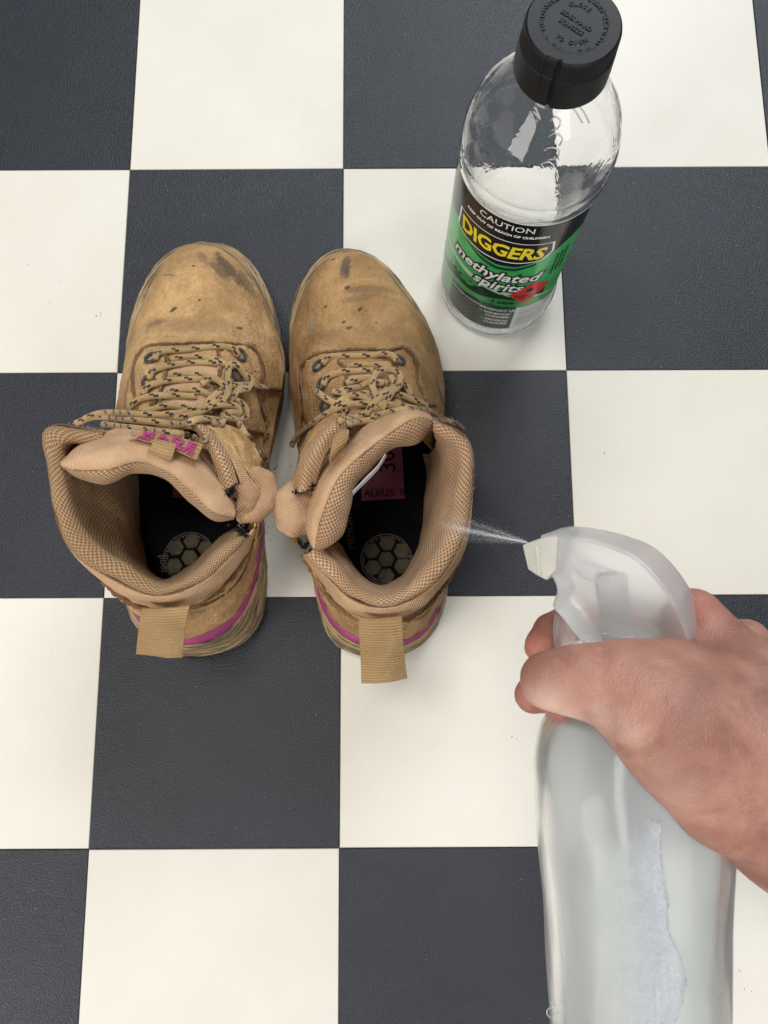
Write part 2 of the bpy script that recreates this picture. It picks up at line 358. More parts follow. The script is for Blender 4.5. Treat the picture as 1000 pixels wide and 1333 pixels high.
# ------------------------------------------------------------------ floor: vinyl tiles, one object each
TS = 0.165
def build_floor():
    t = NT('floor_far_checker'); c = t.coord(); ch = t.n('ShaderNodeTexChecker'); t.l(c, ch.inputs['Vector']); ch.inputs['Scale'].default_value = 1/TS
    ch.inputs['Color1'].default_value = (.03, .033, .038, 1); ch.inputs['Color2'].default_value = (.71, .675, .57, 1); t.base(ch.outputs[0]); t.set(Roughness=.45)
    S = 20*TS
    fl = mesh_from('floor', [(-S, -S, -.003), (S, -S, -.003), (S, S, -.003), (-S, S, -.003)], [(0, 1, 2, 3)], t.m, smooth=False); fl['kind'] = 'structure'
    g = .00022; e = TS/2-g; b = .00035; V = []; F = []
    for z, r in ((-.0028, e), (-.0004, e), (0, e-b)):
        V += [(-r, -r, z), (r, -r, z), (r, r, z), (-r, r, z)]
    for j in (0, 4):
        for k in range(4): F.append((j+k, j+(k+1) % 4, j+4+(k+1) % 4, j+4+k))
    F.append((8, 9, 10, 11))
    ms = []
    for m in (M_WHITE, M_DARK):
        me = bpy.data.meshes.new('floor_tile'); me.from_pydata(V, [], F); me.materials.append(m); ms.append(me)
    for i in range(-5, 8):
        for j in range(-8, 5):
            # cell i,j spans x i..i+1, y j..j+1 (tiles); photo: cell (0,-1) dark
            o = bpy.data.objects.new('floor_tile', ms[(i+j) % 2]); COL.objects.link(o)
            o.location = ((i+.5)*TS+random.uniform(-1, 1)*.0002, (j+.5)*TS+random.uniform(-1, 1)*.0002, random.uniform(-1, 1)*.0001)
            o.rotation_euler = (0, 0, random.uniform(-1, 1)*.0012); o.parent = fl
    # crumbs of dried dirt
    V = []; F = []
    def crumb(x, y, r):
        b = len(V); k = 6
        for (dx, dy, dz) in ((1, 0, .3), (0, 1, .4), (-1, 0, .3), (0, -1, .35), (0, 0, 1.0), (0, 0, 0)):
            V.append((x+dx*r*random.uniform(.5, 1.2), y+dy*r*random.uniform(.5, 1.2), .00015+dz*r*.8))
        for a in range(4): F.extend([(b+a, b+(a+1) % 4, b+4), (b+(a+1) % 4, b+a, b+5)])
    for (px, py, n, s) in ((357, 610, 12, 5), (356, 690, 8, 6), (380, 605, 4, 4), (62, 390, 3, 3), (130, 412, 4, 3), (960, 1262, 3, 4), (975, 1285, 2, 4), (670, 965, 2, 4), (153, 510, 6, 4), (110, 175, 2, 9), (70, 330, 2, 40), (860, 620, 2, 60), (560, 950, 2, 60)):
        for _ in range(n):
            p = P(px+random.gauss(0, s), py+random.gauss(0, s)); crumb(p[0], p[1], random.uniform(.0002, .0006))
    o = mesh_from('dirt_crumbs', V, F, simple('dry_dirt', (.06, .045, .03), .95), smooth=False)
    o['kind'] = 'stuff'; o['label'] = 'tiny dark crumbs of dried dirt scattered on the vinyl tiles'; o['category'] = 'dirt'
build_floor()

# ------------------------------------------------------------------ ray helpers
def bvh_of(objs):
    V = []; F = []; dg = bpy.context.evaluated_depsgraph_get()
    for o in objs:
        e = o.evaluated_get(dg); me = e.to_mesh(); b = len(V)
        V += [o.matrix_world @ v.co for v in me.vertices]; F += [tuple(b+i for i in p.vertices) for p in me.polygons]; e.to_mesh_clear()
    return BVHTree.FromPolygons(V, F)
def hit(bv, px, py, off=0.0, zdef=.1):
    d = Vector(raydir(px, py)).normalized(); h = bv.ray_cast(Vector(CAM_LOC), d)
    if h[0] is None: return None, None
    n = h[1] if h[1].dot(d) < 0 else -h[1]
    return np.array(h[0]+n*off), np.array(n)
def hits(bv, l, n, off=0.0, lift=0.0, smooth=3):
    """drape a traced line on the surfaces: cast each sample, fill the gaps, smooth"""
    l2 = spline(np.array([(a[0], a[1]) for a in l], float), n); r = [hit(bv, x, y) for x, y in l2]
    dep = np.array([np.nan if q[0] is None else float((q[0]-CAM_LOC) @ (RM @ np.array([0, 0, -1.0]))) for q in r])
    ok = ~np.isnan(dep)
    if ok.sum() < 2: dep[:] = .45; ok[:] = True
    ii = np.arange(n); dep = np.interp(ii, ii[ok], dep[ok])
    if smooth > 1:      # stay taut over the high spots
        for _ in range(40):
            mid = (dep[:-2]+dep[2:])/2; dep[1:-1] = np.minimum(dep[1:-1], mid*.75+dep[1:-1]*.25)
    for _ in range(smooth*2):
        dep[1:-1] = (dep[:-2]+2*dep[1:-1]+dep[2:])/4
    lf = np.interp(np.linspace(0, 1, n), np.linspace(0, 1, len(l)), [a[2] if len(a) > 2 else 0 for a in l])
    return np.array([D(x, y, d-off-lift-f) for (x, y), d, f in zip(l2, dep, lf)])
def patch(name, bv, e1, e2, mat, parent, off=.0012, thick=.0016, nu=24, nv=8, rough=0):
    a = spline(np.array(e1, float), nu); b = spline(np.array(e2, float), nu); G = np.zeros((nv, nu, 3)); 
    for j in range(nv):
        l = a+(b-a)*j/(nv-1); G[j] = hits(bv, [tuple(p) for p in l], nu, off, smooth=1)
    return grid(name, G, mat, parent, thick=thick, off=0, rough=rough)
def stitches(name, bv, lines, mat, parent, off=.0006, pitch=.0027, r=.00042):
    V = []; F = []
    for l in lines:
        pth = hits(bv, l, 60, off, smooth=0); s = chord(pth); n = max(2, int(s[-1]/pitch))
        for k in range(n):
            a = (k+.15)/n*s[-1]; b = (k+.8)/n*s[-1]
            q = [np.array([np.interp(x, s, pth[:, c]) for c in range(3)]) for x in (a, (a+b)/2, b)]
            t = q[2]-q[0]; t /= np.linalg.norm(t)+1e-9; w = np.cross(t, [0, 0, 1]); w /= np.linalg.norm(w)+1e-9; u = np.cross(w, t); base = len(V)
            for i, rr in enumerate((.5, 1, .5)):
                for (cx, cy) in ((1, 0), (0, 1), (-1, 0), (0, -1)): V.append(q[i]+w*cx*r*rr+u*cy*r*rr)
            for i in (0, 1):
                for c in range(4): F.append((base+i*4+c, base+i*4+(c+1) % 4, base+i*4+4+(c+1) % 4, base+i*4+4+c))
    if V:
        o = mesh_from(name, V, F, mat, parent); o['kind'] = 'stuff'; return o
def fuzz(name, pts, mat, parent, n=6, ln=.0018, r=.00012, up=(0, 0, 1)):
    V = []; F = []
    for p in pts:
        for _ in range(n):
            d = RNG.normal(size=3)+np.array(up)*.6; d /= np.linalg.norm(d); L = ln*RNG.uniform(.4, 1.2); w = np.cross(d, RNG.normal(size=3)); w /= np.linalg.norm(w); u = np.cross(d, w)
            p0 = p+RNG.normal(size=3)*.0005; p1 = p0+d*L*.5; p2 = p1+(d+RNG.normal(size=3)*.5)*L*.5; b = len(V)
            for q in (p0, p1, p2):
                for k in range(3): a = 2*PI*k/3; V.append(q+(w*math.cos(a)+u*math.sin(a))*r)
            for i in (0, 1):
                for k in range(3): F.append((b+i*3+k, b+i*3+(k+1) % 3, b+i*3+3+(k+1) % 3, b+i*3+3+k))
    o = mesh_from(name, V, F, mat, parent); o['kind'] = 'stuff'; return o
# text -> mesh data in a plane (x right, y up), centred or left
def text_data(s, size, extrude=0.0, offset=0.0, align='CENTER', shear=0.0, sx=1.0, spacing=1.0, res=2):
    cu = bpy.data.curves.new('t', 'FONT'); cu.body = s; cu.size = size; cu.extrude = extrude; cu.offset = offset; cu.align_x = align; cu.align_y = 'CENTER'
    cu.shear = shear; cu.space_character = spacing; cu.resolution_u = res
    o = bpy.data.objects.new('t', cu); COL.objects.link(o); dg = bpy.context.evaluated_depsgraph_get(); me = bpy.data.meshes.new_from_object(o.evaluated_get(dg))
    V = np.array([v.co for v in me.vertices]).reshape(-1, 3); F = [tuple(p.vertices) for p in me.polygons]
    bpy.data.objects.remove(o); bpy.data.meshes.remove(me); bpy.data.curves.remove(cu)
    if len(V): V[:, 0] *= sx
    return V, F
def text_plane(name, s, size, org, xa, ya, mat, parent, **k):
    V, F = text_data(s, size, **k); xa = np.array(xa, float); ya = np.array(ya, float); xa /= np.linalg.norm(xa); ya /= np.linalg.norm(ya); n = np.cross(xa, ya)
    return mesh_from(name, [np.array(org)+xa*v[0]+ya*v[1]+n*v[2] for v in V], F, mat, parent, smooth=False)
# ------------------------------------------------------------------ boots
M_TAB = twill('tab_twill', (.50, .30, .17), (.66, .43, .27), .0013, 'u', .0003)
def arch(L, R, zc, n=11, zb=.034, sh=2.6):
    """row of points over the foot from the left welt point to the right one"""
    a = P(L[0], L[1], zb); b = P(R[0], R[1], zb); out = []
    for k in range(n):
        th = PI*k/(n-1); x = math.copysign(abs(math.cos(th))**.9, math.cos(th)); s = .5-.5*x; h = 1-abs(x)**sh
        p = a+(b-a)*s; out.append(np.array([p[0], p[1], zb+(zc-zb)*h]))
    return out
def build_boot(K):
    root = empty('work_boot', P(*K['base'], 0), K['label'], 'boot', 'pair of tan lace-up work boots')
    M_LEA = leather('tan_leather', **K['lea'], spots=[(tuple(P(x, y, z)), (math.cos(a), math.sin(a)), (l, w), k, c) for x, y, z, a, l, w, k, c in K['scuffs']])
    # sole: footprint outline at several heights
    out = PL(K['sole']); out = np.vstack([out, out[:1]]); O = spline(out, 121)[:-1]; c = O[:, :2].mean(0)
    tng = np.roll(O, -1, 0)-np.roll(O, 1, 0); nrm = np.stack([tng[:, 1], -tng[:, 0]], 1); nrm /= np.linalg.norm(nrm, axis=1, keepdims=True)
    if ((O[:, :2]-c)*nrm).sum() < 0: nrm = -nrm
    yy = (O[:, 1]-O[:, 1].min())/(np.ptp(O[:, 1])); 
    def ring(ins, z): return np.concatenate([O[:, :2]-nrm*ins, np.full((len(O), 1), z) if np.isscalar(z) else z[:, None]], 1)
    heel = np.clip((.33-yy)/.15, 0, 1)
    top = .0305+.006*heel; spring = .006*np.clip((yy-.86)/.14, 0, 1)**1.5
    ins = lambda a, b: (a+(b-a)*heel)[:, None]
    rows = [ring(.004, .0008+spring), ring(.0012, .003+spring), ring(.0006, .010+spring*.8), ring(.0012, .0125+spring*.8), ring(.0002, .015+spring*.7), ring(.0, .020+spring*.5), ring(ins(.0010, .0022), .0215+spring*.5), ring(ins(.0, .0022), .024+spring*.4),
            ring(ins(.0002, .0040), .028+.003*heel), ring(ins(.0012, .0050), top), ring(ins(.004, .0075), top+.0009), ring(.014, top)]
    G = np.array([spline(np.vstack([r, r[:1]]), 161)[:-1] for r in rows]); G = np.stack([spline(G[:, j], 40) for j in range(G.shape[1])], 1)
    so = grid('outsole', G[::-1], M_SOLE, root, closed=True, rough=.0005, rs=260)
    bot = mesh_from('sole_underside', G[0], [tuple(range(G.shape[1]))], simple('dark_tread_rubber', (.12, .08, .05), .9), root, smooth=False)
    # foot upper
    A = [arch(L, R, zc, zb=zb, sh=2.7+.9*min(1, i/9)) for i, (L, R, zc, zb) in enumerate(K['stations'])]
    up = grid('toe_and_vamp', resurface(A, 96, 120), M_LEA, root, thick=.002, off=-1, rough=.0011, rs=50)
    # welt line of leather bead round the toe
    w = [(st[0][0], st[0][1]) for st in K['stations'][::-1][3:]]+[(st[1][0], st[1][1]) for st in K['stations'][1:-3]]
    wp = spline(PL(w, .0345), 120); tube('welt_bead', wp-(np.array([*c[:2], .0345])-wp)/np.linalg.norm(np.array([*c[:2], .0345])-wp, axis=1)[:, None]*.0022, .0013, M_SOLE, root, 8, rough=.2)
    tube('welt_groove', wp+np.array([0, 0, .0012])-(np.array([*c[:2], .0345])-wp)/np.linalg.norm(np.array([*c[:2], .0345])-wp, axis=1)[:, None]*.0004, .0010, M_EDGE, root, 6, rough=.4, rs=300)
    bvu = bvh_of([up])
    # shaft
    R = {k: PL(v) for k, v in K['rows'].items()}
    hc = grid('heel_counter', resurface([R['A0'], R['A'], (R['A']+R['B'])/2+K['bulge'], R['B'], R['C']], 120, 44), M_LEA, root, thick=.0022, off=0, rough=.0016, rs=95)
    up2 = R['C'].copy(); up2[:, 2] += .002
    Co = R['C']*.88+R['B']*.12; cc = R['I'].mean(0); dv = Co-cc; dv[:, 2] = 0; Co = Co+dv/np.linalg.norm(dv, axis=1)[:, None]*.0016
    tube('raw_leather_edge', spline(Co, 140), .0015, M_EDGE, root, 8, rough=.9, rs=420)
    a, b = K['band']
    band = grid('collar_band', resurface([R['C']+np.array([0, 0, -.004]), R['D'], (R['D']*.45+R['E']*.55)+np.array([0, 0, .0015]), R['E']], 90, 20), M_TWILL, root, thick=.0015, off=0)
    lining = grid('collar_lining', resurface([R['E'], (R['E']+R['F'])/2+np.array([0, 0, .0022]), R['F'], (R['F']+R['G'])/2+K['pad'], R['G'], R['H'], R['I']], 140, 60), M_MESH if K['side'] > 0 else M_MESHD, root, thick=.001, off=0, rough=.0014, rs=42, vwarp=(.012, .55))
    tube('collar_seam', spline(R['E']+np.array([0, 0, .0005]), 140), .0006, M_EDGE, root, 6, rough=.5, rs=500)
    # pink midsole stripe
    S = PL(K['stripe_up'], .044); S2 = PL(K['stripe_lo'], .0385)
    grid('midsole_stripe', resurface([S, (S+S2)/2+K['so'], S2], 90, 8), M_PINKR, root, thick=.0012, off=0)
    # midsole slope between stripe and the tread
    S3 = PL(K['stripe_lo'], .0385)+K['so']*.2; S4 = PL(K['tread'], .030)
    grid('midsole_wall', resurface([S3, (S3+S4)/2+K['so'], S4], 90, 16), M_SOLE, root, thick=.001, off=-1, rough=.0006, rs=200)
    # tongue
    rows = [PL(r) for r in K['tongue']]
    G = resurface(rows, 90, 56); nr = 56; cut = int(nr*K['tcut'])
    fb = K['tfab']
    G1, G2 = G[:fb+1], G[fb:]
    t1 = grid('tongue', G1, M_TWILL, root, thick=.001, off=0, rough=.0012, rs=40)
    t2 = grid('tongue_lining', G2, M_MESH, t1, thick=.001, off=0, rough=.0008, rs=60)
    tube('tongue_seam', G[fb], .0005, M_EDGE, t1, 6, rough=.5, rs=500)
    # insole
    I = PL(K['insole'], .040); c = I.mean(0); n = len(I)
    ins_o = spline(np.vstack([I, I[:1]]), 90)[:-1]
    mesh_from('insole', [tuple(c)]+[tuple(p) for p in ins_o], [(0, 1+k, 1+(k+1) % 89) for k in range(89)], M_BLACK, root, smooth=False)
    return root, up, hc, lining, band, t1, bvu, M_LEA

def boot_details(K, root, up, hc, lining, band, t1, bvu, M_LEA):
    # ankle block under the laces, tongue fabric seen between the eyestays
    pt = patch('lower_tongue', bvu, K['ltongue'][0], K['ltongue'][1], M_TWILL, root, .0006, .0012, 40, 20)
    for e1, e2 in K['eyestays']:
        patch('eyestay', bvu, e1, e2, M_LEA, root, .0016, .0024, 40, 12, rough=.0006)
    bv = bvh_of([o for o in root.children if o.name.split('.')[0] in ('eyestay', 'toe_and_vamp', 'lower_tongue')])
    for l in K['raised_seams']:
        p = hits(bv, l, 70, .0004); tube('raw_panel_edge', p, .0011, M_EDGE, root, 7, rough=.8, rs=420)
    stitches('stitching', bv, K['stitch'], M_THREAD, root)
    bh = bvh_of([hc])
    for l in K['heel_seams']: tube('raw_panel_edge', hits(bh, l, 50, .0003), .0008, M_EDGE, root, 7, rough=.9, rs=500)
    stitches('stitching', bh, K['heel_stitch'], M_THREAD, root)
    for x, y in K['eyelets']:
        p, n = hit(bv, x, y, .0012)
        if p is None: continue
        n = n/np.linalg.norm(n); a = np.cross(n, [0, 1, 0]); a /= np.linalg.norm(a); b = np.cross(n, a); V = []; F = []; ns = 20
        for k in range(ns):
            th = 2*PI*k/ns
            for (rr, hh) in ((.0044, -.001), (.0041, .0004), (.0033, .0007), (.0026, .0002), (.0023, -.002)):
                V.append(p+(a*math.cos(th)+b*math.sin(th)*1.15)*rr+n*hh)
        for k in range(ns):
            for j in range(4): F.append((k*5+j, k*5+j+1, ((k+1) % ns)*5+j+1, ((k+1) % ns)*5+j))
        F.append(tuple(k*5+4 for k in range(ns)))
        mesh_from('eyelet', V, F, M_METAL, root)
    # extra bits
    for name, l, r, mat, kw in K.get('tubes', []):
        p = spline(PL(l), 60) ; tube(name, p, spline(np.array([[x] for x in r], float), 60)[:, 0] if not np.isscalar(r) else r, mat, root, 20, **kw)
    for name, rows, mat, kw in K.get('sheets', []):
        loft(name, rows, mat, root, 50, 24, **kw)
    for name, pr, k in K.get('blobs', []):
        q = [(P(*a[:3]), P(*b[:3]), a[3], b[3], k) for l in pr for a, b in zip(l[:-1], l[1:])]; E = np.array([x for a in q for x in (a[0], a[1])])
        V, F = sdf_mesh(q, .0007, E.min(0)-.013, E.max(0)+.013); V = np.array([v+np.array([noise.noise(Vector(v)*260), noise.noise(Vector(v)*260+Vector((9, 0, 0))), noise.noise(Vector(v)*260+Vector((0, 9, 0)))])*.0003 for v in V])
        uvv = np.stack([V[:, 0]*.8+V[:, 1]*.6, V[:, 2]+V[:, 1]*.8-V[:, 0]*.6], 1); o = mesh_from(name, V, F, M_TAB, root, uvv); sm = o.modifiers.new('soft', 'SMOOTH'); sm.iterations = 4; sm.factor = .5
        bb = bvh_of([o])
        for l in K['tabstitch'].get(name, []): stitches('stitching', bb, [l], M_THREAD, root, .0002, .0018, .0003)
    bvl = bvh_of([o for o in root.children if o.name.split('.')[0] not in ('insole', 'outsole')]+[c for o in root.children for c in o.children])
    for i, l in enumerate(K['laces']):
        n = max(14, int(sum(math.hypot(l[k+1][0]-l[k][0], l[k+1][1]-l[k][1]) for k in range(len(l)-1))/2.2))
        p = hits(bvl, l, n, .0015, smooth=3)
        tube('lace', p, .00205, M_LACE, root, 12, flat=.8)
    for a, b in K['aglets']:
        p = hits(bvl, [(*a, .001), (*b, .001)], 8, .0018); tube('aglet', p, .0014, M_AGLET, root, 10)
    fuzz('frayed_edge', [np.array(x) for l in K['fray'] for x in spline(PL(l), 16)], M_FUZZ, root, 4, .0013)
    if K.get('frayb'): fuzz('black_frayed_thread', [np.array(x) for l in K['frayb'] for x in spline(PL(l), 12)], M_FRAY, root, 14, .0016, .00022)
    for q in K['pods']:
        c = P(q[0], q[1], .0408); V = [c+np.array([0, 0, .0005])]; r = .0056
        a0 = math.radians(q[2])
        for s, z in ((.9, .0005), (1, .0002)):
            for k in range(6): V.append(c+np.array([math.cos(a0+k*PI/3)*r*s, math.sin(a0+k*PI/3)*r*s, z]))
        F = [(0, 1+k, 1+(k+1) % 6) for k in range(6)]+[(1+k, 7+k, 7+(k+1) % 6, 1+(k+1) % 6) for k in range(6)]
        mesh_from('gel_pod', V, F, M_PAD, root, smooth=False)
    c = P(*K['podring'], .0403); rr = .0165
    tube('pod_ring', [c+np.array([math.cos(a)*rr, math.sin(a)*rr, .0004]) for a in np.linspace(0, 2*PI, 60)], .0003, M_INTXT, root, 5, caps=False)
    for i in range(60):
        a = i/60*2*PI; h = .0006+.0014*(RNG.uniform()**2); V = [c+np.array([math.cos(a+da)*(rr-.001-dr), math.sin(a+da)*(rr-.001-dr), .0005]) for da, dr in ((0, 0), (.05, 0), (.05, h), (0, h))]; mesh_from('ring_print', V, [(0, 1, 2, 3)], M_INTXT, root, smooth=False)
    L = PL(K['size_label'], .0406); mesh_from('size_label', L, [(0, 1, 2, 3)], M_INPINK, root, smooth=False)
    for s, size, x, y, ang, m in K['intext']:
        a = math.radians(ang); text_plane('insole_lettering', s, size, P(x, y, .0411), (math.cos(a), math.sin(a), 0), (-math.sin(a), math.cos(a), 0), m, root)
    root_at(root)

